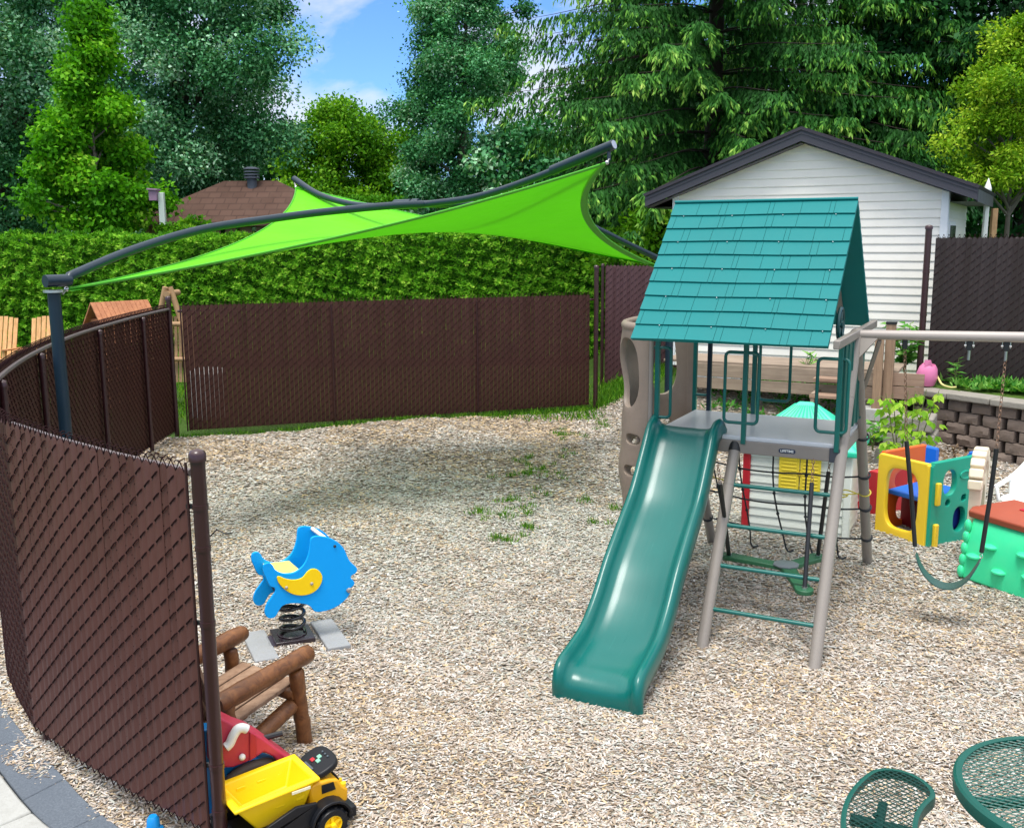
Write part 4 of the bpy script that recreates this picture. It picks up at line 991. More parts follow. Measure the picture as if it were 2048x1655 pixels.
# ------------------------------------------------------------------ shade sail on crossed curved beams
mLIME_T = None
def make_sail():
    m, nt, out = newmat('lime_fabric')
    n1 = noise(nt, 1.2, 3); n2 = noise(nt, 300, 2)
    c = mix(nt, n1, hx('#5ed014', .95), hx('#7cee24', .95))
    tc = nt.nodes.new('ShaderNodeTexCoord'); mp = nt.nodes.new('ShaderNodeMapping'); mp.inputs['Rotation'].default_value = (0, 0, .75); mp.inputs['Scale'].default_value = (.9, 5, 5); nt.links.new(tc.outputs['Object'], mp.inputs[0]); n3 = noise(nt, 1, 3, .5, mp.outputs[0])
    p = principled(nt, None, c, .65, .2, nrm=bumped(nt, n3, .35, .05))
    t = N(nt, 'ShaderNodeBsdfTranslucent'); t.inputs[0].default_value = (*hx('#4cb808'), 1)
    mx = N(nt, 'ShaderNodeMixShader'); mx.inputs[0].default_value = .30
    nt.links.new(p.outputs[0], mx.inputs[1]); nt.links.new(t.outputs[0], mx.inputs[2]); nt.links.new(mx.outputs[0], out.inputs[0])
    mHEM = plain('lime_hem', hx('#3f9a0c'), .6, .08)
    P1 = Vector((-3.91, 8.6, 0)); P2 = Vector((2.28, 14.4, 0))
    th = thing('shade_sail', 'lime green shade sail slung under two crossing curved navy steel beams on a post', 'shade sail', (0, 0, 0))
    L1 = W(133, 578, Y=8.7); H1 = W(592, 374, Y=13.2); L2 = W(1318, 532, Y=14.2); H2 = W(1214, 325, Y=10.2)
    ctr = (L1+L2+H1+H2)/4
    def edge(a, b_, pull, sag=0):
        mid = (a+b_)/2; inn = (ctr-mid); inn.z = 0; inn.normalize()
        k = (b_-a).length
        return lambda t: a.lerp(b_, t)+inn*(pull*k*4*t*(1-t))-Vector((0, 0, sag*k*4*t*(1-t)))
    e1 = edge(L1, H2, .085, .012); e2 = edge(H2, L2, .13, .0); e3 = edge(H1, L2, .085, .0); e4 = edge(L1, H1, .10, .02)
    n = 36; b = MB(); vs = []
    # Coons patch: u from L1 to H2 side, v from L1 to H1 side
    for j in range(n+1):
        v = j/n
        for i in range(n+1):
            u = i/n
            S = e1(u)*(1-v)+e3(u)*v+e4(v)*(1-u)+e2(v)*u-(L1*((1-u)*(1-v))+H2*(u*(1-v))+H1*((1-u)*v)+L2*(u*v))
            vs.append(S)
    b.add(vs, [(j*(n+1)+i, j*(n+1)+i+1, (j+1)*(n+1)+i+1, (j+1)*(n+1)+i) for j in range(n) for i in range(n)])
    b.build('canopy', m, th, ang=180)
    for e in (e1, e2, e3, e4):
        b = MB(); pts = [e(i/30) for i in range(31)]; b.tube(pts, .011, 6); b.build('hem', mHEM, th)
        b = MB(); ring = []
        for i in range(31):
            q = pts[i]; d = (pts[min(30, i+1)]-pts[max(0, i-1)]).normalized(); mid = (pts[0]+pts[-1])/2; inn = ctr-mid; inn = (inn-d*inn.dot(d)); inn.normalize()
            ring += [q-Vector((0, 0, .006)), q+inn*.07-Vector((0, 0, .010))]
        b.add(ring, [(2*i, 2*i+1, 2*i+3, 2*i+2) for i in range(30)]); b.build('hem_band', mHEM, th, ang=180)
    b = MB(); b.tube([P1+Vector((0, 0, -.1)), P1+Vector((0, 0, 2.51))], .053, 20); pst = b.build('post', mNAVY, th)
    # beam heads and beams
    A0 = Vector((P1.x, P1.y, 2.56)); C = W(850, 409, Y=11.75)
    b = MB(); b.lathe([(.085, 2.49), (.085, 2.51)], P1, None, 18); b.build('flange', mCHROME, th)
    dirA = (C-A0); dirA.z = 0; dirA.normalize()
    head0 = A0-dirA*.13; head1 = A0+dirA*.2
    pts = [W(140, 552, Y=8.7), W(265, 500, Y=9.4), W(402, 459, Y=10.1), W(538, 438, Y=10.7), W(675, 421, Y=11.2), W(850, 408, Y=11.75), W(1010, 415, Y=12.4), W(1150, 440, Y=13.2), W(1258, 489, Y=13.9), W(1330, 524, Y=14.4)]
    b = MB(); b.tube([W(90, 562, Y=8.52), W(140, 560, Y=8.7)], .052, 18); b.tube([W(136, 561, Y=8.68)]+smooth_path(pts, 6), .041, 16); b.build('beam', mNAVY, th)
    hp = [W(588, 357, Y=13.3), W(640, 390, Y=12.9), W(715, 410, Y=12.4), W(790, 412, Y=12.0), W(870, 406, Y=11.65), W(960, 392, Y=11.3), W(1080, 352, Y=10.8), W(1228, 289, Y=10.25)]
    b = MB(); sp = smooth_path(hp, 6); b.tube(sp, .037, 16); b.build('beam', mNAVY, th)
    b = MB(); b.tube([sp[-1].lerp(sp[-8], .72), sp[-1]], .051, 16); b.build('sleeve', mNAVY, th)
    b = MB(); b.tube([W(790, 409, Y=11.95), W(822, 408, Y=11.82)], .056, 16); b.tube([W(826, 408, Y=11.8), W(838, 408, Y=11.75)], .06, 16); b.build('sleeve', mNAVY, th)
    b = MB(); d = (sp[-1]-sp[-2]).normalized(); b.tube([sp[-1], sp[-1]+d*.004], .044, 16); b.build('end_plate', mCHROME, th)
    b = MB(); e = sp[-1]-d*.06
    b.bar(e-Vector((0, 0, .03)), e-Vector((0, 0, .13)), .05, .012, d); b.build('lug', mNAVY, th)
    b = MB(); b.tube([e-Vector((0, 0, .12)), H2], .009, 6); b.tube([sp[0]-Vector((0, 0, .03)), H1], .009, 6); b.tube([P1+Vector((.05, .05, 2.47)), L1], .009, 6)
    for q in (L1, H1, H2, L2): b.ball(q, .022, 8)
    b.tube([Vector((P2.x, P2.y, 2.2)), L2], .009, 6); b.build('turnbuckle', mCHROME, th)
    b = MB(); b.tube([P2+Vector((0, 0, -.1)), P2+Vector((0, 0, 2.42))], .057, 18); b.build('post', mNAVY, th)
make_sail()
# ------------------------------------------------------------------ the play tower
TX, TY, TYAW = 1.146, 7.79, -.476
TC, TS = math.cos(TYAW), math.sin(TYAW)
def loc(p): d = Vector(p)-Vector((TX, TY, 0)); return Vector((d.x*TC+d.y*TS, -d.x*TS+d.y*TC, d.z))
def wld(u, v, z): return Vector((TX+u*TC-v*TS, TY+u*TS+v*TC, z))
UD, VD = Vector((TC, TS, 0)), Vector((-TS, TC, 0))
def Lz(px, py, z): return loc(W(px, py, z))
def Lu(px, py, u): return loc(Wplane(px, py, wld(u, 0, 0), UD))
def Lv(px, py, v): return loc(Wplane(px, py, wld(0, v, 0), VD))
DW, DD, DZ = 1.40, 1.0, 1.43
def make_tower():
    t = thing('play_tower', 'taupe and teal play tower with a shingled teal roof, climbing wall and swing beam', 'play set', (TX, TY, 0), TYAW)
    V = Vector
    # deck
    mDK = plain('grey_deck_plastic', hx('#c4c8cd'), .33, .04, 3, .04, coat=.2, dirt=.08, dirtcol=hx('#7d776f'))
    b = MB(); b.box((DW/2, DD/2, DZ-.02), (DW-.01, DD-.01, .04)); b.build('deck', mDK, t, bevel=.012)
    fr = MB()
    fr.box((DW/2, .018, DZ-.085), (DW, .036, .10)); fr.box((DW/2, DD-.018, DZ-.085), (DW, .036, .10))
    fr.box((.018, DD/2, DZ-.085), (.036, DD-.08, .10)); fr.box((DW-.018, DD/2, DZ-.085), (.036, DD-.08, .10)); fr.box((DW/2, DD/2, DZ-.09), (.05, DD-.08, .07))
    fo = fr.build('deck_frame', mGREY, t, bevel=.006)
    # corner block and maker's plate
    b = MB(); b.box((DW-.03, -.004, DZ-.085), (.075, .012, .108)); b.build('corner_bracket', plain('dark_steel_bracket', hx('#3c4048'), .5), t, bevel=.004)
    pl = Lv(1574, 902, -.002)
    b = MB(); poly = []
    for k in range(24):
        a = 2*math.pi*k/24; cx = .045 if math.cos(a) > 0 else -.045; poly.append((pl.x+cx+.017*math.cos(a), -.0005, pl.z+.017*math.sin(a)))
    b.prism(poly, (0, -.003, 0)); pn = b.build('name_plate', plain('navy_plate', hx('#1c2c48'), .4, .05), fo)
    cu = bpy.data.curves.new('lettering', 'FONT'); cu.body = 'LIFETIME'; cu.size = .0255; cu.align_x = 'CENTER'; cu.align_y = 'CENTER'; cu.extrude = .0008; cu.offset = .0006
    tmp = bpy.data.objects.new('lettering', cu); COL.objects.link(tmp)
    dg = bpy.context.evaluated_depsgraph_get(); me = bpy.data.meshes.new_from_object(tmp.evaluated_get(dg)); bpy.data.objects.remove(tmp)
    lt = bpy.data.objects.new('lettering', me); COL.objects.link(lt); me.materials.clear(); me.materials.append(mWHITEP); lt.parent = fo; lt.location = (pl.x, -.0045, pl.z); lt.rotation_euler = (math.radians(90), 0, 0); lt.scale = (1.0, 1, 1)
    # legs
    uA, vA, H = 1.404, DD/2, 2.19
    FR, RR = V((1.425, -.756, -.05)), V((1.425, 1.80, -.05)); AP = V((uA, vA, H))
    def leg(foot, top, r=.043, name='leg'):
        b = MB(); b.tube([foot, top], r, 18); j = foot.lerp(top, .80); d = (top-foot).normalized(); b.tube([j-d*.004, j+d*.004], r*1.045, 18)
        return b.build(name, mGREY, t)
    leg(FR, AP); leg(RR, AP)
    for ft, sv in ((V((.628, -.756, -.05)), -1), (V((-.02, 1.80, -.05)), 1)):
        full = V((ft.x, vA, H)); k = (DZ-.10)/H; top = ft.lerp(full, k+.02)
        l = leg(ft, top); b = MB(); d = (top-ft).normalized(); b.tube([top-d*.055, top+d*.012, top+d*.03], [.047, .047, .03], 16); b.build('end_cap', mBLACK, l)
    b = MB(); b.ball(AP, .05, 14); b.build('joint', mGREY, t)
    # ladder
    for zz in (.245, .53, .80, 1.075):
        k = (zz+.05)/(H+.05); v = -.756+(vA+.756)*k
        b = MB(); b.tube([(.628, v, zz), (1.42, v, zz)], .0165, 12); b.build('rung', mTEAL, t)
    for uu in (.662, 1.39):
        b = MB(); b.tube([(uu, -.756+(vA+.756)*.1, .17), (uu, -.756+(vA+.756)*.56, 1.22)], .009, 8); b.build('side_rail', mTEAL, t)
    # posts and grab rails
    zr = 2.22
    def pst(u, v, z1=zr, w=.036, m=mTEAL):
        b = MB(); b.box((u, v, (DZ-.06+z1)/2), (w, w, z1-DZ+.06)); return b.build('post', m, t, bevel=.004)
    uc = Lz(1481, 876, DZ).x; ur = Lz(1667, 895, DZ).x
    pst(.0, .0); pst(uc, .005); pst(ur, .0); pst(.0, DD); pst(.52, DD); pst(DW-.02, DD); pst(.13, DD-.0, m=mNAVY)  # last post is navy: shade put into the colour of a green post
    b = MB(); b.tube([(-.05, -.02, .02), (-.05, -.02, zr)], .022, 12); b.build('corner_pole', mGREY, t)
    b = MB(); b.box((-.04, DD+.01, 1.12), (.055, .06, 2.2)); b.build('corner_pole', mTAUPE, t, bevel=.005)
    def loop(u0, u1, v, z0, z1, r=.0125):
        rr = .035; pts = []
        for (cx, cz, a0) in ((u1-rr, z1-rr, 0), (u0+rr, z1-rr, 90), (u0+rr, z0+rr, 180), (u1-rr, z0+rr, 270)):
            for k in range(5): a = math.radians(a0+22.5*k); pts.append((cx+rr*math.cos(a), v, cz+rr*math.sin(a)))
        b = MB(); b.tube(pts, r, 10, closed=True); return b.build('grab_rail', mTEAL, t)
    q0, q1 = Lv(1452, 703, 0), Lv(1514, 848, 0); loop(q0.x, q1.x, -.002, q1.z, q0.z)
    q0, q1 = Lv(1637, 716, 0), Lv(1666, 865, 0); loop(q0.x, ur+.06, -.002, q1.z, q0.z)
    q0, q1 = Lv(1312, 694, 0), Lv(1340, 835, 0); loop(-.05, q1.x, -.002, q1.z, q0.z)
    q0, q1 = Lv(1522, 680, DD), Lv(1578, 803, DD); loop(q0.x, q1.x, DD, q1.z, 2.18)
    q0, q1 = Lv(1392, 680, DD), Lv(1419, 790, DD); loop(q0.x-.03, q1.x, DD, q1.z, 2.18)
    # right end panel with its top rail and the ship's wheel
    b = MB(); b.box((DW+.0, DD/2, (DZ+.05+2.18)/2), (.022, DD-.06, 2.18-DZ-.05)); 
    for k in range(5): b.box((DW+.008, .14+.18*k, (DZ+2.2)/2), (.024, .02, 2.1-DZ))
    b.build('end_panel', mTEALD, t, bevel=.004)
    zl, zp, rv = 2.19, 3.19, .965; vm = DD/2; u0, u1 = -.05, 1.365
    q0 = Lu(1657, 694, DW+.02); q1 = Lu(1741, 646, DW+.02)
    b = MB(); b.bar((DW+.012, -.42, 2.20), (DW+.012, DD+.42, 2.20), .045, .06); b.build('gable_beam', mGREY, t, bevel=.006)
    b = MB(); b.bar((.03, -.42, 2.20), (.03, DD+.42, 2.20), .045, .06); b.build('gable_beam', mGREY, t, bevel=.006)
    wc = Lu(1681, 648, DW-.06); b = MB(); R = .115
    pts = [(wc.x, wc.y+R*math.cos(2*math.pi*k/28), wc.z+R*math.sin(2*math.pi*k/28)) for k in range(28)]; b.tube(pts, .014, 8, closed=True)
    for k in range(6):
        a = math.pi*k/3; b.tube([wc, (wc.x, wc.y+R*math.cos(a), wc.z+R*math.sin(a))], .010, 6)
    b.lathe([(.03, -.02), (.03, .02)], wc, Matrix.Rotation(math.pi/2, 3, 'Y'), 12); b.build('ship_wheel', mTEALW, t)
    # roof: two slopes of moulded shingle courses
    rg = random.Random(3)
    for sg in (-1, 1):
        A = V((0, vm, zp)); Bv = V((0, vm+sg*rv, zl)); ds = (Bv-A); Ls = ds.length; ds.normalize(); up = V((0, -ds.z*sg, ds.y*sg)); up = up if up.z > 0 else -up
        b = MB(); U = V((1, 0, 0))
        def P(u, s, h): return A+U*u+ds*s+up*h
        b.add([P(u0, 0, -.02), P(u1, 0, -.02), P(u1, Ls, -.02), P(u0, Ls, -.02), P(u0, 0, 0), P(u1, 0, 0), P(u1, Ls, 0), P(u0, Ls, 0)], [(0, 1, 2, 3), (4, 5, 6, 7), (0, 1, 5, 4), (1, 2, 6, 5), (2, 3, 7, 6), (3, 0, 4, 7)])
        nc = 10; hc = Ls/nc
        for r in range(nc):
            s0, s1 = r*hc, (r+1)*hc; u = u0
            first = True
            k_ = rg.choice([0, 1, 2])
            while u < u1-.001:
                k_ += 1; wd = rg.choice([.035, .05]) if k_ % 3 == 0 else rg.choice([.15, .18, .21]); 
                if u+wd > u1-.05: wd = u1-u
                a0, a1 = u+(.0014 if u > u0 else 0), u+wd-(.0014 if u+wd < u1-.002 else 0)
                sag = .004*math.sin((u+.3)*5.0+r)
                h0, h1 = .004, .017+rg.uniform(-.0008, .0008); e0, e1 = s1+.006+.004*math.sin(a0*5+r), s1+.006+.004*math.sin(a1*5+r)
                b.add([P(a0, s0, .0005), P(a1, s0, .0005), P(a1, e1, .001), P(a0, e0, .001), P(a0, s0, h0), P(a1, s0, h0), P(a1, e1, h1), P(a0, e0, h1)], [(0, 1, 2, 3), (4, 5, 6, 7), (0, 1, 5, 4), (1, 2, 6, 5), (2, 3, 7, 6), (3, 0, 4, 7)])
                u += wd
        rf = b.build('roof_panel', mROOF, t, smooth=False)
        if sg < 0:
            sc0 = None
            for r in range(1, nc, 2):
                for k in range(4):
                    pp = P(u0+.10+.39*k+.01*r, r*hc+hc*.13, .014)
                    if sc0 is None:
                        sb = MB(); sb.ball((0, 0, 0), .005, 8); sc0 = sb.build('screw', mCHROME, rf); sc0.location = pp; so = sc0
                    else:
                        so = sc0.copy(); COL.objects.link(so); so.parent = rf; so.location = pp
            b = MB(); b.tube([P(u0, -.005, .012), P(u1, -.005, .012)], .012, 8); b.build('ridge', mROOF, rf)
        for uu in (u1-.22, u0+.22): b = MB(); b.bar((uu, vm+sg*.02, zp-.06), (uu, vm+sg*rv*.95, zl+.02), .04, .05, (1, 0, 0)); b.build('rafter', mGREY, t)
    # swing beam, brackets, far legs
    bd = V((1, 0, .022)).normalized(); BE = AP+bd*3.0
    b = MB(); b.tube([AP+bd*.02, BE], [.036, .040], 18); b.build('swing_beam', mGREYL, t)
    b = MB()
    for sv in (-1, 1):
        b.prism([(uA+.03, vA+sv*.02, H-.02), (uA+.16, vA+sv*.02, H-.02), (uA+.04, vA+sv*.09, H-.17)], (0, sv*.012, 0))
    b.bar((uA+.17, vA+.0, H-.04), (uA+.03, vA+.34, H-.46), .03, .02); b.build('gusset', mGREY, t, bevel=.002)
    for sv in (-1.2, 1.3): leg(V((BE.x, sv+.5, -.05)), V((BE.x, vA, BE.z)))
    # slide
    uS = .245; hwid = .235
    pix = [(1386, 852), (1382, 872), (1372, 905), (1355, 955), (1338, 1005), (1318, 1055), (1297, 1105), (1277, 1160), (1258, 1215), (1240, 1262), (1222, 1305), (1208, 1342)]
    prof = [V((0, .07, DZ+.012)), V((0, .02, DZ+.012))]
    raw = [Lu(px, py, uS) for px, py in pix]
    SL['raw'] = raw; print('SLIDE', [(round(q.y, 2), round(q.z, 2)) for q in raw])
    path = [(.08, DZ+.010), (.0, DZ+.012), (-.09, DZ-.03), (-.22, 1.235), (-.42, .985), (-.66, .785), (-.88, .60), (-1.07, .40), (-1.27, .25), (-1.48, .185), (-1.62, .155), (-1.69, .09), (-1.70, -.02)]
    sp = smooth_path([V((0, a*1.135 if a < 0 else a, z)) for a, z in path], 7)
    prof = [(-.272, -.045), (-.278, .0), (-.277, .05), (-.268, .088), (-.25, .10), (-.231, .09), (-.216, .06), (-.198, .028), (-.165, .010), (-.11, .003), (0, 0)]
    prof = prof+[(-a, h) for a, h in prof[-2::-1]]
    b = MB(); vs = []; m_ = len(prof); n_ = len(sp)
    for i, p in enumerate(sp):
        a_ = sp[max(0, i-1)]; c_ = sp[min(n_-1, i+1)]; tg = (c_-a_).normalized(); nr = V((0, -tg.z, tg.y)); nr = nr if tg.y > 0 else -nr
        f = i/(n_-1); k = sstep(0, .07, f)*.65+.35
        if f > .84: k *= 1-.75*sstep(.84, .97, f)
        flare = 1+.10*sstep(.12, 0, f)
        uo = .235+.07*f; flare *= 1+.10*f
        for a, h in prof: vs.append(V((uo+a*flare, p.y, p.z))+nr*(h*k))
    b.add(vs, [(i*m_+j, i*m_+j+1, (i+1)*m_+j+1, (i+1)*m_+j) for i in range(n_-1) for j in range(m_-1)])
    b.build('slide', mSLIDE, t, ang=180, solid=.012)
    # climbing wall: a bulging moulded shell at the left end
    nth, nz = 84, 190; Rb = .34; vs = []; rim = []
    def shell(a, z):
        """a 0..1 from the front corner round to the rear corner"""
        wob = .018*math.sin(z*6.5+.6)+.010*math.sin(z*13+1)
        th = math.pi*a; return V((-.06-(Rb+wob)*math.sin(th)**.8, DD/2-(DD/2+.02)*math.cos(th), z))
    ztop = 2.235
    holes = [(.165, 1.86, .115, .28), (.80, 1.86, .12, .30)]+[(.10, zz, .065, .045) for zz in (1.33, 1.07, .81, .55, .29)]+[(.55, zz, .06, .036) for zz in (1.45, 1.19, .93, .67, .41)]+[(.82, zz, .06, .036) for zz in (1.32, 1.06, .80, .54)]
    def hv(a, z, h): return (abs((a-h[0])/h[2])**2.6+abs((z-h[1])/h[3])**2.6)
    ids = {}; keep = []
    for j in range(nz+1):
        for i in range(nth+1):
            a, z = i/nth, -.03+(ztop+.03)*j/nz
            for h in holes:
                q = hv(a, z, h)
                if .62 < q < 1.55:
                    s = q**(-1/2.6); a = h[0]+(a-h[0])*s; z = h[1]+(z-h[1])*s; break
            vs.append((a, z))
    fs = []
    for j in range(nz):
        for i in range(nth):
            q = (j*(nth+1)+i, j*(nth+1)+i+1, (j+1)*(nth+1)+i+1, (j+1)*(nth+1)+i)
            ca = sum(vs[k][0] for k in q)/4; cz = sum(vs[k][1] for k in q)/4
            if any(hv(ca, cz, h) < 1.0 for h in holes): continue
            fs.append(q)
    b = MB(); b.add([shell(a, min(ztop, z)-.05*(a > .3)*(z >= ztop-.02)*0) for a, z in vs], fs)
    o = b.build('climbing_wall', mTAUPE, t, ang=50, solid=.045)
    md = o.modifiers.new('bevel', 'BEVEL'); md.width = .012; md.segments = 2; md.limit_method = 'ANGLE'; md.angle_limit = math.radians(50)
    b = MB(); b.tube([shell(i/40, ztop-.005) for i in range(41)], .036, 10); b.build('top_rim', mTAUPE, t)
    SL['t'] = t
SL = {}
mTEALW = plain('dark_teal_wheel', hx('#0a4246'), .35, .1, 5, 0)
mGREYL = plain('light_taupe_beam', hx('#a39a94'), .4, .06, 3, .03, dirt=.1, dirtcol=hx('#6e655e'))
def slide_mat():
    m, nt, out = newmat('teal_slide_plastic')
    n1 = noise(nt, 3, 4); tc = nt.nodes.new('ShaderNodeTexCoord'); mp = nt.nodes.new('ShaderNodeMapping'); mp.inputs['Scale'].default_value = (90, 3, 3); mp.inputs['Rotation'].default_value = (0, 0, .25)
    nt.links.new(tc.outputs['Object'], mp.inputs[0]); sc = noise(nt, 1, 6, .7, mp.outputs[0], .3)
    c = mix(nt, n1, (.001, .100, .088), (.001, .128, .112)); f = ramp(nt, sc, [(.62, (0, 0, 0)), (.74, (.22,)*3)]); c = mix(nt, f, c, hx('#4fa39a'))
    rr = nt.nodes.new('ShaderNodeMapRange'); nt.links.new(sc, rr.inputs[0]); rr.inputs[3].default_value = .22; rr.inputs[4].default_value = .38
    principled(nt, out, c, rr.outputs[0], .4, 0, .1, bumped(nt, sc, .05, .002))
    return m
mSLIDE = slide_mat()
make_tower()
def chain(b, p0, p1, pitch=.03, w=.011, r=.0028):
    p0, p1 = Vector(p0), Vector(p1); d = (p1-p0); L = d.length; d.normalize(); n = max(1, int(L/pitch)); s0 = d.orthogonal().normalized(); s1 = d.cross(s0)
    for i in range(n):
        c = p0+d*(L*(i+.5)/n); s = s0 if i % 2 else s1; h = pitch*.66
        b.tube([c+d*(h*math.cos(a))+s*(w*math.sin(a)) for a in [2*math.pi*k/8 for k in range(8)]], r, 4, closed=True)
def make_swings():
    V = Vector; t0 = SL['t']; uA, vA, H = 1.404, DD/2, 2.19; slope = .022
    hang = []
    for px in (1810, 1939, 2013):
        q = Lv(px, 690, vA); zb = H+(q.x-uA)*slope-.037; hang.append(V((q.x, vA, zb)))
        b = MB(); b.box((q.x, vA, zb-.03), (.036, .03, .07)); o = b.build('swing_hanger', mBLACK, t0, bevel=.004)
        b = MB()
        for s in (-1, 1): b.tube([(q.x+s*.026, vA, zb+.02), (q.x+s*.026, vA, zb-.045)], .004, 6); b.tube([(q.x+s*.02, vA, zb-.03), (q.x+s*.034, vA, zb-.03)], .008, 8)
        b.build('hanger_bolt', mCHROME, o)
        if px != 1810:
            b = MB(); b.tube([(q.x, vA, zb-.05), (q.x, vA, zb-.135)], .0105, 8); b.build('hook', mCHROME, o)
    t = thing('belt_swing', 'dark green belt swing hanging from rusty chains in black sleeves', 'swing', wld(hang[0].x, vA, 0), TYAW)
    rel = lambda px, py, dv=0: Lv(px, py, vA+dv)-V((hang[0].x, vA, 0))
    lt, ls0, ls1 = hang[0]-V((hang[0].x, vA, .06)), rel(1813, 882), rel(1830, 1092)
    rt, rs0, rs1 = hang[2]-V((hang[0].x, vA, .12)), rel(1993, 897), rel(1963, 1104)
    for a, s0, s1 in ((lt, ls0, ls1), (rt, rs0, rs1)):
        b = MB(); chain(b, a, s0); b.build('chain', mRUST, t)
        b = MB(); b.tube([s0, (s0+s1)/2+V((.004, 0, 0)), s1], .0165, 10); b.build('sleeve', mBLACK, t)
        b = MB(); chain(b, s1, s1+V((.0, 0, -.055)), .028, .014, .004); b.build('shackle', mCHROME, t)
    pts = [rel(1832, 1106), rel(1843, 1135), rel(1862, 1158), rel(1887, 1171), rel(1912, 1170), rel(1934, 1157), rel(1950, 1136), rel(1961, 1118)]
    pts = smooth_path(pts, 4); b = MB(); vs = []; n = len(pts)
    for i, p in enumerate(pts):
        f = i/(n-1); w = .03+.05*math.sin(math.pi*min(1, max(0, f)))**.5
        a_, c_ = pts[max(0, i-1)], pts[min(n-1, i+1)]; tg = (c_-a_).normalized(); nr = V((-tg.z, 0, tg.x))
        vs += [p+V((0, -w, 0))+nr*.004, p+V((0, w, 0))+nr*.004, p+V((0, w, 0))-nr*.004, p+V((0, -w, 0))-nr*.004]
    fs = [(4*i+k, 4*i+(k+1) % 4, 4*i+4+(k+1) % 4, 4*i+4+k) for i in range(n-1) for k in range(4)]+[(0, 1, 2, 3), (4*n-4, 4*n-1, 4*n-2, 4*n-3)]
    b.add(vs, fs); b.build('belt_seat', plain('dark_green_rubber', hx('#2d4f4a'), .5, .1), t, ang=30)
    # three armed swing seat under the deck
    z = .45; C = W(1572, 1133, z); tips = [W(1450, 1110, z), W(1640, 1112, z), W(1612, 1184, z)]
    t = thing('tripod_swing', 'dark green three-armed swing seat hanging under the tower deck', 'swing', (C.x, C.y, 0))
    mG = plain('forest_green_plastic', hx('#245a3c'), .45, .12, 5, .03)
    for tip in tips:
        d = (tip-C); d.z = 0; L = d.length; d.normalize(); s = V((-d.y, d.x, 0)); poly = []
        for a, w in ((.02, .055), (L*.5, .05), (L*.85, .06)): poly.append(d*a-s*w)
        for k in range(7): an = -math.pi/2+math.pi*k/6; poly.append(d*(L*.92+.07*math.cos(an))+s*(.066*math.sin(an)))
        for a, w in ((L*.85, .06), (L*.5, .05), (.02, .055)): poly.append(d*a+s*w)
        b = MB(); b.prism([p+V((0, 0, z-.02)) for p in poly], (0, 0, .035)); b.build('arm', mG, t, bevel=.006)
        b = MB(); e = d*(L*.93); b.tube([e+V((0, 0, z+.015)), e+V((0, 0, z+.028))], .022, 12); b.tube([e+V((0, 0, z-.07)), e+V((0, 0, z-.02))], .02, 10); b.build('bolt', mCHROME, t)
    b = MB(); b.lathe([(.10, z+.016), (.10, z+.024), (.08, z+.028), (.01, z+.028)], (0, 0, 0), None, 8); b.build('hub_plate', plain('grey_hub', hx('#5e666c'), .4), t)
    for tip, (px, py), zz in ((tips[2], (1627, 918), 1.34), (tips[0], (1436, 930), 1.34), (tips[1], (1662, 905), 1.34)):
        e = (tip-C); e.z = 0; e = e*.93+V((0, 0, z)); top = W(px, py, zz)-V((C.x, C.y, 0))
        k = .82
        b = MB(); b.tube([e, e.lerp(top, k)], .0165, 10); b.build('sleeve', mBLACK, t)
        b = MB(); chain(b, e.lerp(top, k), top); b.build('chain', mRUST, t)
    # rope net behind the tower
    t = thing('climbing_net', 'black rope climbing net tied with yellow cord behind the tower', 'climbing net', (TX, TY, 0), TYAW)
    mRO = plain('black_rope', hx('#34383c'), .9, .3, 40, .5, 200); mYR = plain('yellow_rope', hx('#cdbf4a'), .8, .2, 40, .4, 200)
    full = lambda z: 1.80+(vA-1.80)*(z+.05)/(H+.05)
    def NP(u, z): return V((u, full(z)-.03, z))
    verts_u = [.16, .42, .68, .94, 1.2]
    for i, u in enumerate(verts_u):
        b = MB(); pts = [NP(u+.03*math.sin(z*4+i)*(z < 1.2)-.06*(1.3-z)*(i < 2), z) for z in (1.33, 1.1, .88, .66, .44, .22, .06)]
        b.tube(smooth_path(pts, 4), .008, 6); pts2 = pts[-1]; b.tube(smooth_path([pts2, pts2+V((.03, -.02, -.03)), pts2+V((.07, .01, -.02))], 3), .009, 6)
        for q in pts[1:6]: b.ball(q, .016, 7)
        b.build('rope', mRO, t)
    for z, sag, mm in ((1.30, .02, mRO), (.93, .05, mRO), (.60, .05, mRO), (.28, .04, mRO), (.76, .06, mYR)):
        b = MB(); pts = [NP(-.02, z+.02)]+[NP(u, z-sag*math.sin(math.pi*u/1.42)+.012*math.sin(9*u)) for u in (.16, .42, .68, .94, 1.2)]+[NP(1.425, z+.0)]
        b.tube(smooth_path(pts, 4), .0078 if mm is mRO else .005, 6); b.build('rope', mm, t)
        for u in (-.02, 1.425):
            b = MB(); q = NP(u, z)+V((0, .03, 0)); ax = (V((u, vA, H))-V((u, 1.80, -.05))).normalized(); s = V((1, 0, 0)); u2 = ax.cross(s)
            for k in range(1 if mm is mYR else 2):
                b.tube([q+ax*(.012*k)+(s*math.cos(a)+u2*math.sin(a))*.047 for a in [2*math.pi*i/14 for i in range(14)]], .0065, 5, closed=True)
            b.build('lashing', mm, t)
    b = MB(); q = NP(1.40, .76)+V((-.02, -.05, 0)); b.tube(smooth_path([q, q+V((-.1, -.02, .03)), q+V((-.17, 0, -.01)), q+V((-.08, -.01, -.02)), q+V((-.15, -.02, -.05))], 4), .006, 6); b.build('bow', mYR, t)
make_swings()
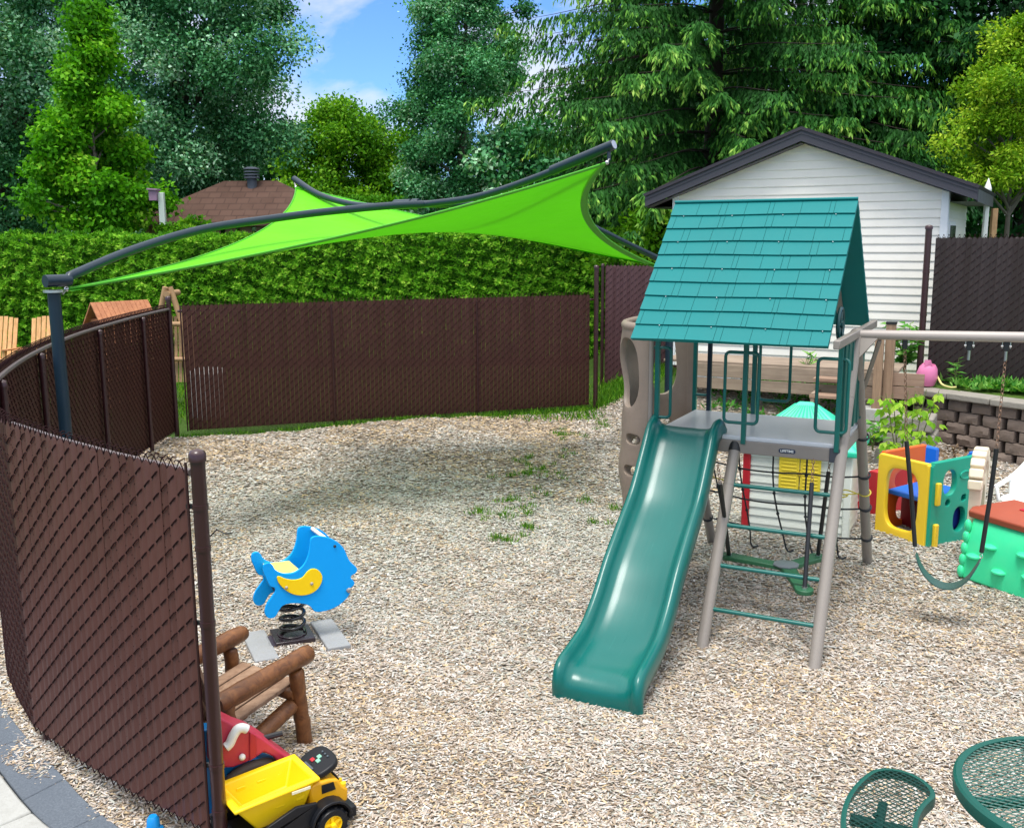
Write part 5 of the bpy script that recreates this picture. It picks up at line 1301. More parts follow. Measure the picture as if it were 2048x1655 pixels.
# ------------------------------------------------------------------ toys and furniture
V3 = Vector
def panel_from_zoom(pts, org, sc, P, Nn, closed_n=4):
    w = [Wplane(org[0]+x/sc, org[1]+y/sc, P, Nn) for x, y in pts]
    return smooth_path(w, closed_n, True)
def make_fish():
    base = W(585, 1277, 0); t = thing('spring_rider', 'blue fish spring rider with yellow seat and fins on a black coil', 'spring rider', base)
    ax = V3((.86, .50, 0)).normalized(); nn = V3((.50, -.86, 0)).normalized()      # nn towards the camera
    mB = plain('sky_blue_board', (.001, .36, .92), .5, .04, 3, .02, spec=.25); mY = plain('bright_yellow_board', (.98, .66, .006), .5, .04, 3, .02, spec=.25); mYP = plain('pale_yellow_board', hx('#f3dd6a'), .5, .04, 3, .02)
    mBolt = plain('grey_bolt_cap', hx('#a09a90'), .4, .1)
    org, sc = (460, 1020), 1655/300
    near = [(375, 600), (430, 580), (470, 605), (500, 655), (560, 690), (640, 700), (720, 680), (800, 620), (850, 540), (880, 430), (890, 330), (915, 295), (970, 284), (1050, 293), (1130, 318), (1200, 360), (1262, 430), (1310, 540), (1355, 592), (1403, 640), (1393, 690), (1345, 720), (1338, 752), (1374, 790), (1366, 830), (1328, 862), (1328, 915), (1280, 980), (1200, 1050), (1100, 1098), (1000, 1120), (935, 1115), (903, 1080), (860, 1045), (780, 1028), (660, 1030), (580, 1055), (540, 1110), (500, 1175), (440, 1193), (398, 1165), (386, 1110), (410, 1030), (462, 955), (500, 895), (488, 852), (440, 835), (392, 740), (366, 670)]
    half = .155
    Pn = base+nn*half+V3((0, 0, .5))
    poly = panel_from_zoom(near, org, sc, Pn, nn, 3); off = -base
    for sg in (0, 1):
        sh = -nn*(2*half)*sg+off
        b = MB(); b.prism([p+sh for p in poly], -nn*.019 if sg == 0 else nn*.019); b.build('side_panel', mB, t, bevel=.004, ang=40)
    kid = [(520, 742), (545, 727), (620, 757), (720, 767), (800, 742), (850, 682), (900, 648), (960, 652), (1008, 698), (1020, 762), (990, 840), (930, 900), (850, 933), (760, 939), (670, 915), (590, 860), (538, 800)]
    Pk = Pn+nn*.012; kp = panel_from_zoom(kid, org, sc, Pk, nn, 3)
    for sg in (0, 1):
        sh = off if sg == 0 else off-nn*(2*half+.024)
        b = MB(); b.prism([p+sh-nn*.011 for p in kp] if sg == 0 else [p+sh-nn*.0 for p in kp], nn*.011); b.build('side_fin', mY, t, bevel=.003, ang=40)
    R = Matrix((ax, V3((0, 0, 1)), nn)).transposed()
    for (x, y, rr, mm) in ((622, 852, .0125, mBolt), (902, 808, .0125, mBolt), (1320, 875, .0125, mBolt), (1162, 400, .011, mBLACK)):
        q = Wplane(org[0]+x/sc, org[1]+y/sc, Pk, nn)+off+(nn*.0 if y > 700 and x < 1200 else -nn*.011)
        b = MB(); b.ball(q, rr, 12, (1, 1, 1)); b.build('bolt' if mm is mBolt else 'eye', mm, t)
    # seat and backrest boards between the panels
    s0 = Wplane(org[0]+478/sc, org[1]+612/sc, Pn, nn)+off; s1 = Wplane(org[0]+800/sc, org[1]+600/sc, Pn, nn)+off; s1 = Wplane(org[0]+790/sc, org[1]+655/sc, Pn, nn)+off; s0 = Wplane(org[0]+490/sc, org[1]+690/sc, Pn, nn)+off
    pts = [s0+V3((0, 0, .012)), s0.lerp(s1, .5)+V3((0, 0, -.02)), s1+V3((0, 0, .012))]
    b = MB(); b.prism([q-V3((0, 0, .035)) for q in (s0-nn*.02, s1-nn*.02, s1-nn*(2*half-.02), s0-nn*(2*half-.02))], (0, 0, .022)); b.build('seat', mYP, t, bevel=.004)
    h = Wplane(org[0]+1085/sc, org[1]+300/sc, Pn, nn)+off-ax*.02-V3((0, 0, .005))
    b = MB(); b.tube([h-nn*(.015), h-nn*(2*half-.015)], .015, 12); b.build('handle', mWHITEP, t)
    f0 = Wplane(org[0]+1300/sc, org[1]+880/sc, Pn, nn)+off
    b = MB(); b.tube([f0-nn*(-.03), f0-nn*(2*half+.03)], .013, 12); b.build('foot_bar', mGREY, t)
    # spring and base
    c = V3((.005, .0, 0)); z0, z1 = .05, .40; turns = 4.6; pts = []
    for i in range(120):
        f = i/119; a = f*turns*2*math.pi; pts.append(c+V3((.088*math.cos(a), .088*math.sin(a), z0+(z1-z0)*f)))
    b = MB(); b.tube(pts, .0145, 10); b.build('coil_spring', plain('gloss_black', (.01, .01, .012), .25, .1, 5, 0, coat=.5), t)
    Rz = Matrix.Rotation(math.radians(22), 3, 'Z')
    b = MB(); b.box((0, 0, .015), (.29, .29, .06), Rz); b.lathe([(.11, .045), (.11, .055)], (0, 0, 0), None, 20); b.build('base_box', plain('dark_aubergine_steel', hx('#2a2028'), .25, .15, 4, 0, coat=.4), t, bevel=.006)
    b = MB(); b.box((0, 0, z1+.0), (.24, .24, .03), Rz); b.build('top_plate', mBLACK, t, bevel=.004)
    b = MB(); b.box(Rz @ V3((-.165, -.03, .0)), (.05, .2, .05), Rz); b.build('base_flange', plain('aubergine_flange', hx('#3a3040'), .3), t, bevel=.004)
    mS = plain('weathered_concrete_slab', hx('#94979a'), .85, .12, 8, .4, 60, dirt=.35, dirtcol=hx('#8a877e'))
    for q, lab, a in (((W(660, 1268, .015)), 'pale concrete slab right of the spring rider coil', .42), (W(520, 1292, .01), 'pale concrete slab left of the spring rider coil, partly under chips', .42)):
        s = thing('concrete_slab', lab, 'slab', q); b = MB(); b.box((0, 0, -.02), (.17, .56, .07), Matrix.Rotation(a, 3, 'Z')); b.build('slab', mS, s, bevel=.008)
make_fish()
def log(b, p0, p1, r0, r1, seed=0, n=9):
    rg = random.Random(seed); p0, p1 = V3(p0), V3(p1); L = (p1-p0).length; d = (p1-p0)/L; s = d.orthogonal().normalized(); k = 12
    pts = [p0+(p1-p0)*(i/k)+s*rg.gauss(0, .003) for i in range(k+1)]
    rs = [(r0+(r1-r0)*i/k)*(1+rg.gauss(0, .025)) for i in range(k+1)]
    rs[0] *= .80; rs[-1] *= .80
    pts[1] = p0.lerp(pts[1], .35); pts[-2] = p1.lerp(pts[-2], .35)
    b.tube(pts, rs, 14)
def make_log_chair():
    f = V3((.55, .835, 0)).normalized(); l = V3((-.835, .55, 0)).normalized(); O = V3((-1.245, 5.47, 0))
    t = thing('log_chair', 'stained log armchair with a slatted seat behind the end post of the front fence', 'chair', O)
    mL = woodmat('stained_log', hx('#3c1c0a'), hx('#8c5a30'), 'N', 1.6, .5, .7, .1); mS = woodmat('weathered_slat', hx('#6b4f3c'), hx('#a58870'), 'N', 1.6, .75)
    w = .56; d = .56
    for s, nm in ((0, 1), (1, 2)):
        o = l*(w*s)
        b = MB(); log(b, o+f*.02+V3((0, 0, -.03)), o-f*.03+V3((0, 0, .48)), .048, .043, 10+s); b.build('leg', mL, t, ang=50)
        b = MB(); log(b, o-f*.50+V3((0, 0, -.03)), o-f*.54+V3((0, 0, .50)), .046, .042, 20+s); b.build('leg', mL, t, ang=50)
        b = MB(); log(b, o+f*.09+V3((0, 0, .545)), o-f*.60+V3((0, 0, .50)), .052, .055, 30+s); b.build('armrest', mL, t, ang=50)
        b = MB(); log(b, o-f*.04+l*.02*(1-2*s)+V3((0, 0, .27)), o-f*.60+l*.02*(1-2*s)+V3((0, 0, .10)), .048, .045, 40+s); b.build('side_rail', mL, t, ang=50)
    b = MB(); log(b, f*-.05+V3((0, 0, .33)), l*w+f*-.05+V3((0, 0, .33)), .036, .036, 50); b.build('front_rail', mL, t, ang=50)
    b = MB()
    for k in range(5): x = .09+.095*k; b.bar(l*x+f*.02+V3((0, 0, .378)), l*x-f*.56+V3((0, 0, .30)), .08, .024)
    b.build('seat_slats', mS, t, bevel=.004)
    b = MB()
    for k in range(4):
        x = .14+.093*k; b.bar(l*x-f*.50+V3((0, 0, .32)), l*x-f*.64+V3((0, 0, .74)), .075, .022, tuple(f))
    b.build('backrest', mS, t, bevel=.004)
make_log_chair()
def wheel(parent, c, axis, r, w, mt, mr, spokes=5):
    axis = V3(axis).normalized(); up = V3((0, 0, 1)); sx = up.cross(axis).normalized(); R = Matrix((sx, axis.cross(sx), axis)).transposed()
    b = MB(); b.lathe([(r*.58, -w*.5), (r*.9, -w*.5), (r, -w*.3), (r, w*.3), (r*.9, w*.5), (r*.58, w*.5), (r*.56, 0)], c, R, 28)
    for k in range(14):
        a = 2*math.pi*k/14; b.box(V3(c)+R @ V3((r*1.0*math.cos(a), r*1.0*math.sin(a), 0)), (r*.09, r*.16, w*.8), R @ Matrix.Rotation(a, 3, 'Z'))
    o = b.build('tyre', mt, parent, ang=30)
    b = MB(); b.lathe([(r*.60, w*.25), (r*.60, w*.46), (r*.52, w*.46), (r*.5, w*.28)], c, R, 24)
    b.lathe([(r*.58, w*.12), (r*.58, w*.2)], c, R, 24); b.lathe([(r*.16, w*.2), (r*.16, w*.62), (r*.1, w*.66)], c, R, 12)
    for k in range(spokes):
        a = 2*math.pi*k/spokes+.4; b.bar(V3(c)+axis*(w*.34), V3(c)+axis*(w*.34)+R @ V3((r*.55*math.cos(a), r*.55*math.sin(a), 0)), r*.16, w*.2, tuple(axis))
    b.build('rim', mr, o, ang=30)
    return o
def make_truck():
    f = V3((.80, .60, 0)).normalized(); l = V3((-.60, .80, 0)).normalized(); z0 = -.10
    O = V3((-.955, 4.70, z0))        # ground under the near front wheel
    t = thing('toy_dump_truck', 'yellow and black ride-on toy dump truck beside the foot of the fence post', 'toy truck', O)
    mK = plain('black_toy_plastic', (.008, .009, .012), .42, .2, 8, .03, spec=.3); mY = plain('yellow_toy_plastic', (.98, .62, .008), .38, .06, 5, .02, spec=.35); mYD = plain('amber_toy_plastic', hx('#dfa20c'), .38, .06, 5, .02)
    P = lambda a, s, z: (f*a+l*s+V3((0, 0, z)))*1.12
    w = .26
    for a, s, sg in ((0, -.0, -1), (0, w+.0, 1), (-.37, 0, -1), (-.37, w, 1)):
        o = wheel(t, P(a, s+sg*.012, .08), l*sg, .088, .078, mK, mY)
    b = MB(); b.box(P(-.18, w/2, .10), (.52, w-.08, .07), Matrix.Rotation(math.atan2(f.y, f.x), 3, 'Z')); b.build('chassis', mK, t, bevel=.01)
    # dump bed: an open tub with a flared rim
    def ring(z, a0, a1, s0, s1, tilt=.0): return [P(a0, s0, z), P(a1, s0, z+tilt), P(a1, s1, z+tilt), P(a0, s1, z)]
    a0, a1 = -.42, -.05
    outer = [ring(.13, a0+.10, a1-.05, .05, w-.05, .02), ring(.268, a0, a1, .02, w-.005, .02)]
    rim = [ring(.27, a0-.018, a1+.018, .0, w+.015, .02), ring(.288, a0-.018, a1+.018, .0, w+.015, .02), ring(.288, a0+.012, a1-.012, .032, w-.017, .02), ring(.175, a0+.09, a1-.06, .055, w-.055, .02)]
    b = MB(); rings = outer+rim; vs = [p for r in rings for p in r]; fs = [(0, 1, 2, 3)]
    for i in range(len(rings)-1): fs += [(4*i+k, 4*i+(k+1) % 4, 4*i+4+(k+1) % 4, 4*i+4+k) for k in range(4)]
    n = 4*(len(rings)-1); fs.append((n, n+1, n+2, n+3)); b.add(vs, fs); bed = b.build('dump_bed', mY, t, bevel=.008, ang=30)
    for k in range(3):
        for s in (w-.028, .038):
            b = MB(); a = a0+.10+.1*k; b.box(P(a, s, .235), (.05, .014, .05), Matrix.Rotation(math.atan2(f.y, f.x), 3, 'Z')); b.build('bed_rib', mY, bed, bevel=.004)
    b = MB(); b.box(P(a1-.08, -.004, .281), (.10, .004, .014), Matrix.Rotation(math.atan2(f.y, f.x), 3, 'Z')); b.build('sticker', plain('worn_white_sticker', hx('#e8dfc0'), .6, .1, 60), bed)
    b = MB()
    b.prism([P(-.44, -.018, .10), P(-.06, -.018, .10), P(-.06, -.018, .20), P(-.16, -.018, .215), P(-.30, -.018, .17), P(-.36, -.018, .10)], -l*-.02); b.build('side_skirt', mK, t, bevel=.004)
    # cab: yellow bonnet with a black window and lamp bumps, black fenders
    prof = [(-.075, .13), (.11, .13), (.115, .19), (.09, .21), (.065, .255), (.02, .27), (-.05, .272), (-.075, .26)]
    b = MB(); b.prism([P(a, .02, z) for a, z in prof], l*(w-.04)); cab = b.build('cab', mYD, t, bevel=.012, seg=3)
    b = MB(); b.prism([P(.086, .07, .219), P(.068, .07, .250), P(.068, w-.07, .250), P(.086, w-.07, .219)], f*.012+V3((0, 0, .004))); b.build('windscreen', mK, cab, bevel=.003)
    b = MB(); b.prism([P(-.02, .018, .212), P(.05, .018, .212), P(.04, .018, .252), P(-.02, .018, .255)], -l*-.006); b.build('side_window', mK, cab)
    b = MB()
    for s in (.07, .11): b.lathe([(.016, .0), (.016, .018), (.008, .022)], P(.098, s-.03, .202), None, 12)
    b.build('lamp_bump', mY, cab)
    for s0, s1 in ((-.045, .07), (w-.07, w+.045)):
        b = MB(); pts = []
        for k in range(9):
            an = math.pi*(.05+.90*k/8); pts.append((.105*math.cos(an), .085+.108*math.sin(an)))
        poly = [P(a, s0, z) for a, z in pts]+[P(a*.88, s0, .085+(z-.085)*.88) for a, z in pts[::-1]]
        b.prism(poly, l*(s1-s0)); b.build('fender', mK, t, bevel=.004)
    b = MB(); b.box(P(.125, w/2, .075), (.05, w+.02, .06), Matrix.Rotation(math.atan2(f.y, f.x), 3, 'Z')); b.build('bumper', mK, t, bevel=.008)
    # steering console
    R = Matrix.Rotation(math.atan2(f.y, f.x), 3, 'Z') @ Matrix.Rotation(-.35, 3, 'Y')
    c = P(.02, w/2, .305); b = MB(); poly = []
    for k in range(24):
        an = 2*math.pi*k/24; x = .088*abs(math.cos(an))**.7*(1 if math.cos(an) > 0 else -1); y = .115*abs(math.sin(an))**.7*(1 if math.sin(an) > 0 else -1); poly.append(c+R @ V3((x, y, -.017)))
    b.prism(poly, R @ V3((0, 0, .034))); con = b.build('steering_console', mK, t, bevel=.008)
    b = MB(); b.tube([P(.01, w/2, .25), P(.01, w/2, .31)], .03, 12); b.build('column', mK, t)
    for x, y, mm in ((-.015, .025, mRED), (.0, -.012, mGRNB), (.02, .012, mGRNB)):
        b = MB(); b.box(c+R @ V3((x, y, .019)), (.022, .028, .008), R); b.build('button', mm, con, bevel=.002)
    mSl = plain('slate_plastic', hx('#48525a'), .4)
    for k in range(3): b = MB(); b.ball(c+R @ V3((.05, -.03+.03*k, .019)), .007, 8); b.build('stud', mSl, con)
    b = MB(); b.box(c+R @ V3((-.05, 0, .019)), (.012, .09, .006), R); b.build('slot', mSl, con)
mGRNB = plain('mint_button', hx('#7fb8a0'), .4, .1)
make_truck()
def make_red_toy():
    # extruded outline of the red ride-on, standing between truck and chair
    org, sc = (400, 1380), 6.02; nn = V3((.50, -.866, 0)).normalized(); P0 = V3((-1.12, 4.98, 0))
    t = thing('ride_on_toy', 'faded red plastic ride-on toy with a white grip behind the yellow truck', 'ride-on toy', P0)
    S = lambda pts, d=0: [Wplane(org[0]+x/sc, org[1]+y/sc, P0+nn*d, nn)-P0 for x, y in pts]
    body = [(150, 370), (250, 322), (340, 372), (450, 425), (600, 478), (760, 575), (900, 680), (1050, 790), (1150, 870), (1260, 960), (1420, 1010), (1530, 1020), (1545, 1110), (1300, 1200), (1100, 1080), (1000, 930), (880, 800), (770, 745), (690, 800), (560, 870), (400, 930), (270, 935), (150, 930)]
    b = MB(); poly = S(body); b.prism(poly, -nn*.13); o = b.build('body', plain('faded_red_plastic', hx('#b83048'), .42, .12, 4, .03, dirt=.15, dirtcol=hx('#c8707c')), t, bevel=.012, seg=3)
    b = MB(); b.prism(S([(600, 500), (680, 545), (680, 800), (600, 850)], .012), -nn*.012); b.build('rib', plain('red_rib', hx('#a82236'), .42), t, bevel=.004)
    b = MB(); gp = smooth_path(S([(300, 690), (355, 640), (400, 545), (450, 470), (510, 448), (575, 470)], .02), 4); b.tube(gp, [.014]+[.025]*(len(gp)-2)+[.014], 10); b.build('grip', mWHITEP, t)
    b = MB(); q = S([(508, 800)], .008)[0]; b.ball(q, .018, 12); b.build('knob', mWHITEP, t)
    b = MB(); arc = S([(330, 1120), (420, 1020), (560, 935), (720, 880), (860, 880), (960, 930)], -.06); b.tube(smooth_path(arc, 4), .03, 10); b.build('wheel_arch', plain('brown_grey_plastic', hx('#6f6156'), .6), t)
    t2 = thing('blue_toy', 'bright blue plastic toy wedged behind the fence end post', 'toy', (-1.58, 4.92, 0))
    b = MB(); b.prism([(-.12, 0, -.1), (.28, .1, -.1), (.28, .1, .18), (.12, .06, .26), (.02, .04, .42), (-.12, 0, .42)], (.03, -.09, 0)); b.build('body', mBLUEB, t2, bevel=.015, seg=3)
    b = MB(); b.tube([(.1, -.02, .30), (.34, .06, .33)], .016, 8); b.build('axle', mBLACK, t2)
    q = V3((-1.84, 4.65, -.08)); t3 = thing('bucket', 'small bright blue plastic bucket lying under the bottom edge of the fence', 'bucket', q)
    b = MB(); b.lathe([(.055, 0), (.06, .01), (.05, .06), (.034, .075), (.03, .12), (.02, .135)], (0, 0, 0), None, 16); b.build('body', mBLUEB, t3)
    b = MB(); b.lathe([(.064, .0), (.066, .012), (.058, .014)], (0, 0, 0), None, 16); b.build('lip', mBLUEB, t3)
mBLUEB = plain('bright_blue_plastic', hx('#1287cf'), .35, .06)
make_red_toy()
def strips(b, outline, ang, pitch, r, z, n_side=4):
    """straight wires clipped to a closed outline (x, y)"""
    c, s = math.cos(ang), math.sin(ang); Q = [(x*c+y*s, -x*s+y*c) for x, y in outline]; lo, hi = min(q[1] for q in Q), max(q[1] for q in Q)
    k = math.ceil(lo/pitch)
    while k*pitch < hi:
        v = k*pitch; xs = []
        for (x0, y0), (x1, y1) in zip(Q, Q[1:]+Q[:1]):
            if (y0 <= v) != (y1 <= v): xs.append(x0+(v-y0)*(x1-x0)/(y1-y0))
        xs.sort()
        for a, d in zip(xs[::2], xs[1::2]):
            if d-a > .01: b.tube([(a*c-v*s, a*s+v*c, z), (d*c-v*s, d*s+v*c, z)], r, n_side, cap=False)
        k += 1
def make_table():
    C = V3((2.29, 3.69, -.02)); R = .48
    t = thing('mesh_table', 'round dark green steel mesh table with an attached curved mesh seat', 'table', C)
    mG = plain('green_coated_steel', (.001, .075, .058), .4, .08, 6, .02, spec=.35); mGD = plain('dark_green_frame', (.001, .04, .033), .42, .1, 6, .02, spec=.3)
    zt = .74
    # table top: rolled rim with an apron
    b = MB(); pts = [(R*math.cos(2*math.pi*k/72), R*math.sin(2*math.pi*k/72)) for k in range(72)]
    b.lathe([(R-.012, zt-.05), (R, zt-.05), (R+.003, zt-.02), (R, zt-.002), (R-.010, zt+.006), (R-.034, zt+.004), (R-.034, zt-.004), (R-.014, zt-.008), (R-.012, zt-.05)], (0, 0, 0), None, 72)
    b.f = [q for q in b.f if len(q) < 10]; b.build('table_rim', mG, t)
    b = MB(); ol = [(x*.955, y*.955) for x, y in pts]; strips(b, ol, math.radians(27), .025, .003, zt-.002); strips(b, ol, math.radians(-27), .025, .003, zt-.002); top = b.build('table_mesh', mG, t)
    b = MB(); b.lathe([(.10, zt-.012), (.10, zt-.008)], (-.11, .02, 0), None, 24); b.bar((-.45, 0, zt-.03), (.45, 0, zt-.03), .04, .03); b.bar((0, -.45, zt-.03), (0, .45, zt-.03), .04, .03); b.build('top_plate', mG, t)
    b = MB(); b.tube([(0, 0, .02), (0, 0, zt-.03)], .045, 16); b.lathe([(.30, 0), (.30, .02), (.06, .05)], (0, 0, 0), None, 24); b.build('pedestal', mGD, t)
    # curved seats round the table
    def seat(a0, a1, r0, r1, zs):
        n = 26; am = (a0+a1)/2; out = []
        rm, hw = (r0+r1)/2, (r1-r0)/2
        for k in range(n+1): a = a0+(a1-a0)*k/n; out.append((r1*math.cos(a), r1*math.sin(a)))
        for k in range(1, 12):
            q = math.pi*k/12; rr = rm+hw*math.cos(q); a = a1+hw*math.sin(q)*.85/rm; out.append((rr*math.cos(a), rr*math.sin(a)))
        for k in range(n+1): a = a1+(a0-a1)*k/n; out.append((r0*math.cos(a), r0*math.sin(a)))
        for k in range(1, 12):
            q = math.pi*k/12; rr = rm-hw*math.cos(q); a = a0-hw*math.sin(q)*.85/rm; out.append((rr*math.cos(a), rr*math.sin(a)))
        b = MB(); m = len(out); vs = []; 
        cx = sum(p[0] for p in out)/m; cy = sum(p[1] for p in out)/m
        for i, (x, y) in enumerate(out):
            xa, ya = out[i-1]; xb, yb = out[(i+1) % m]; d = V3((xb-xa, yb-ya, 0)).normalized(); nn = V3((-d.y, d.x, 0))
            for o_, h in ((-.006, -.05), (.004, -.05), (.006, -.015), (.003, .0), (-.006, .004), (-.018, .002), (-.018, -.004), (-.006, -.008)): vs.append(V3((x, y, zs))-nn*o_+V3((0, 0, h)))
        k8 = 8
        b.add(vs, [(i*k8+j, i*k8+(j+1) % k8, ((i+1) % m)*k8+(j+1) % k8, ((i+1) % m)*k8+j) for i in range(m) for j in range(k8)]); s = b.build('seat', mG, t, ang=50)
        b = MB(); strips(b, out, math.radians(28)+.0, .025, .0027, zs-.001); strips(b, out, math.radians(-58), .025, .0027, zs-.001); b.build('seat_mesh', mGD, s)
        b = MB(); ca, sa = math.cos(am), math.sin(am)
        b.bar((ca*.08, sa*.08, .30), (ca*rm*.7, sa*rm*.7, zs-.06), .05, .05); b.bar((ca*rm*.68, sa*rm*.68, zs-.05), (ca*(r1-.03), sa*(r1-.03), zs-.05), .05, .035)
        b.bar((ca*rm-sa*.17, sa*rm+ca*.17, zs-.04), (ca*rm+sa*.17, sa*rm-ca*.17, zs-.04), .04, .03)
        for sg in (-1, 1): b.tube([(ca*(rm+.02)-sa*.03*sg, sa*(rm+.02)+ca*.03*sg, zs-.03), (ca*(rm+.02)-sa*.03*sg, sa*(rm+.02)+ca*.03*sg, zs-.012)], .012, 8)
        b.build('seat_bracket', mGD, s, bevel=.004)
    seat(math.radians(131), math.radians(178), .605, .91, .45)
    seat(math.radians(249), math.radians(296), .60, .865, .45)
    seat(math.radians(9), math.radians(56), .60, .865, .45)
make_table()
def hole_panel(name, P0, U, Wv, w, h, holes, thick, mat, parent, bevel=.014, rx=2.4, round_=.05, nx=46, nz=56, top=None):
    """upright moulded panel with rounded holes: holes are (u, z, ru, rz) with u, z in metres"""
    P0, U, Wv = V3(P0), V3(U).normalized(), V3(Wv).normalized(); Z = V3((0, 0, 1))
    hv = lambda u, z, q: abs((u-q[0])/q[2])**rx+abs((z-q[1])/q[3])**rx
    vs = []
    for j in range(nz+1):
        for i in range(nx+1):
            u, z = w*i/nx, h*j/nz
            for q in holes:
                k = hv(u, z, q)
                if .55 < k < 1.6: s = k**(-1/rx); u = q[0]+(u-q[0])*s; z = q[1]+(z-q[1])*s; break
            vs.append((u, z))
    fs = []
    for j in range(nz):
        for i in range(nx):
            q4 = (j*(nx+1)+i, j*(nx+1)+i+1, (j+1)*(nx+1)+i+1, (j+1)*(nx+1)+i)
            cu = sum(vs[k][0] for k in q4)/4; cz = sum(vs[k][1] for k in q4)/4
            if any(hv(cu, cz, q) < 1 for q in holes): continue
            if round_:
                ex = max(round_-cu, cu-(w-round_), 0); ez = max(cz-(h-round_), 0)
                if ex*ex+ez*ez > round_*round_: continue
            fs.append(q4)
    b = MB(); b.add([P0+U*u+Z*(z+(top(u/w) if top and z > h*.5 else 0)*((z-h*.5)/(h*.5) if top else 0)) for u, z in vs], fs)
    o = b.build(name, mat, parent, ang=50, solid=thick)
    md = o.modifiers.new('bevel', 'BEVEL'); md.width = bevel; md.segments = 2; md.limit_method = 'ANGLE'; md.angle_limit = math.radians(55)
    return o
def make_climber():
    A = W(1752, 1066, 0); B = W(1850, 1097, 0); D = W(1940, 1074, 0); C0 = A+(D-B)
    t = thing('activity_cube', 'yellow, green, orange and blue plastic climbing cube in front of the block wall', 'climber', A)
    o = -A; mG = plain('teal_green_plastic', hx('#0f9a80'), .38, .06, 5, .02); mYC = plain('buttery_plastic', hx('#ecc62e'), .4, .05, 5, .02, dirt=.06, dirtcol=hx('#b08a3a')); mDR = plain('dark_red_plastic', hx('#7c1420'), .4, .08)
    U1 = (B-A); w1 = U1.length; U2 = (D-B); w2 = U2.length; h = .83; n1 = V3((U1.y, -U1.x, 0)).normalized(); n2 = V3((U2.y, -U2.x, 0)).normalized()
    hole_panel('front_panel', A+o, U1, n1, w1, h*.99, [(w1*.50, h*.50, w1*.33, h*.36)], .055, mYC, t, round_=.03, rx=3.6)
    gp = hole_panel('side_panel', B+o, U2, n2, w2, h, [(w2*.39, h*.74, .10, .125), (w2*.37, h*.505, .038, .034), (w2*.72, h*.525, .038, .034), (w2*.65, h*.28, .095, .125)], .055, mG, t)
    hole_panel('rear_panel', C0+o-(C0-A)*0+V3((0, 0, 0)), U1, n1, w1, h*.5, [(w1*.5, h*.26, .13, .13)], .05, mBLUE, t)
    hole_panel('rear_post', D+o-U1.normalized()*.10+U2.normalized()*.03, U1, n1, .12, h*1.02, [], .06, mBLUE, t, round_=.05, nx=8, nz=30)
    hole_panel('left_panel', A+o+(C0-A)*.02, (C0-A), n2, w2, h*1.0, [(w2*.5, h*.62, .15, .10), (w2*.55, h*.28, .14, .14)], .05, mORANGE, t)
    hole_panel('inner_panel', A+o+(C0-A)*.55+V3((0, 0, 0)), U1, n1, w1*.95, h*.52, [(w1*.5, h*.27, .13, .13)], .04, mDR, t, nx=30, nz=30)
    b = MB(); q0 = A+o; e = (C0-A); b.prism([q0+e*.15+U1*.05+V3((0, 0, .40)), q0+e*.15+U1*.95+V3((0, 0, .40)), q0+e*.95+U1*.95+V3((0, 0, .42)), q0+e*.95+U1*.05+V3((0, 0, .42))], (0, 0, .05)); b.build('platform', mBLUE, t, bevel=.012)
    b = MB(); b.prism([q0+e*1.0+V3((0, 0, .35)), q0+e*1.16+U1*.16+V3((0, 0, .35)), q0+e*1.16+U1*.16+V3((0, 0, .80)), q0+e*1.0+V3((0, 0, .83))], n1*.06); b.build('corner_panel', mBLUE, t, bevel=.02)
    bl = B+o
    for z0, z1 in ((.42, .64), (.01, .24)):
        b = MB(); c = bl+U2*.11+n2*.045; b.bar(c+V3((0, 0, z0)), c+V3((0, 0, z1)), .055, .04, tuple(n2)); b.build('latch', mYC, gp, bevel=.012, seg=3)
    b = MB(); c = bl+U2*.65-n2*.05+V3((0, 0, h*.28)); R = Matrix((U2.normalized(), V3((0, 0, 1)), n2)).transposed(); b.lathe([(.13, -.02), (.13, .0)], c, R, 24); b.build('tunnel_disc', plain('deep_blue_plastic', hx('#12207a'), .4), gp)
    b = MB(); ring = [bl+U2*.72+n2*.030+U2.normalized()*(.075*math.cos(a)*1.0)+V3((0, 0, h*.80+.036*math.sin(a))) for a in [2*math.pi*k/24 for k in range(24)]]
    b.tube(ring, .009, 6, closed=True); b.build('embossed_badge', mG, gp)
    for u, z in ((.37, .505), (.72, .525)):
        b = MB(); c = bl+U2*u-n2*.025+V3((0, 0, h*z)); b.lathe([(.05, -.012), (.05, .0)], c, R, 16); b.build('peg_hole', mBLUE, gp)
    # red slide leaning off the left side
    b = MB(); p0 = W(1740, 1040, 0)+o; dv = (A-B).normalized(); 
    poly = [V3((0, 0, .02)), V3((0, 0, .50)), dv*.10+V3((0, 0, .50)), dv*.24+V3((0, 0, .36)), dv*.26+V3((0, 0, .02))]
    b.prism([p0+dv*.02+e.normalized()*.10+q for q in poly], e.normalized()*.5); b.build('slide', mRED, t, bevel=.015, seg=3)
make_climber()
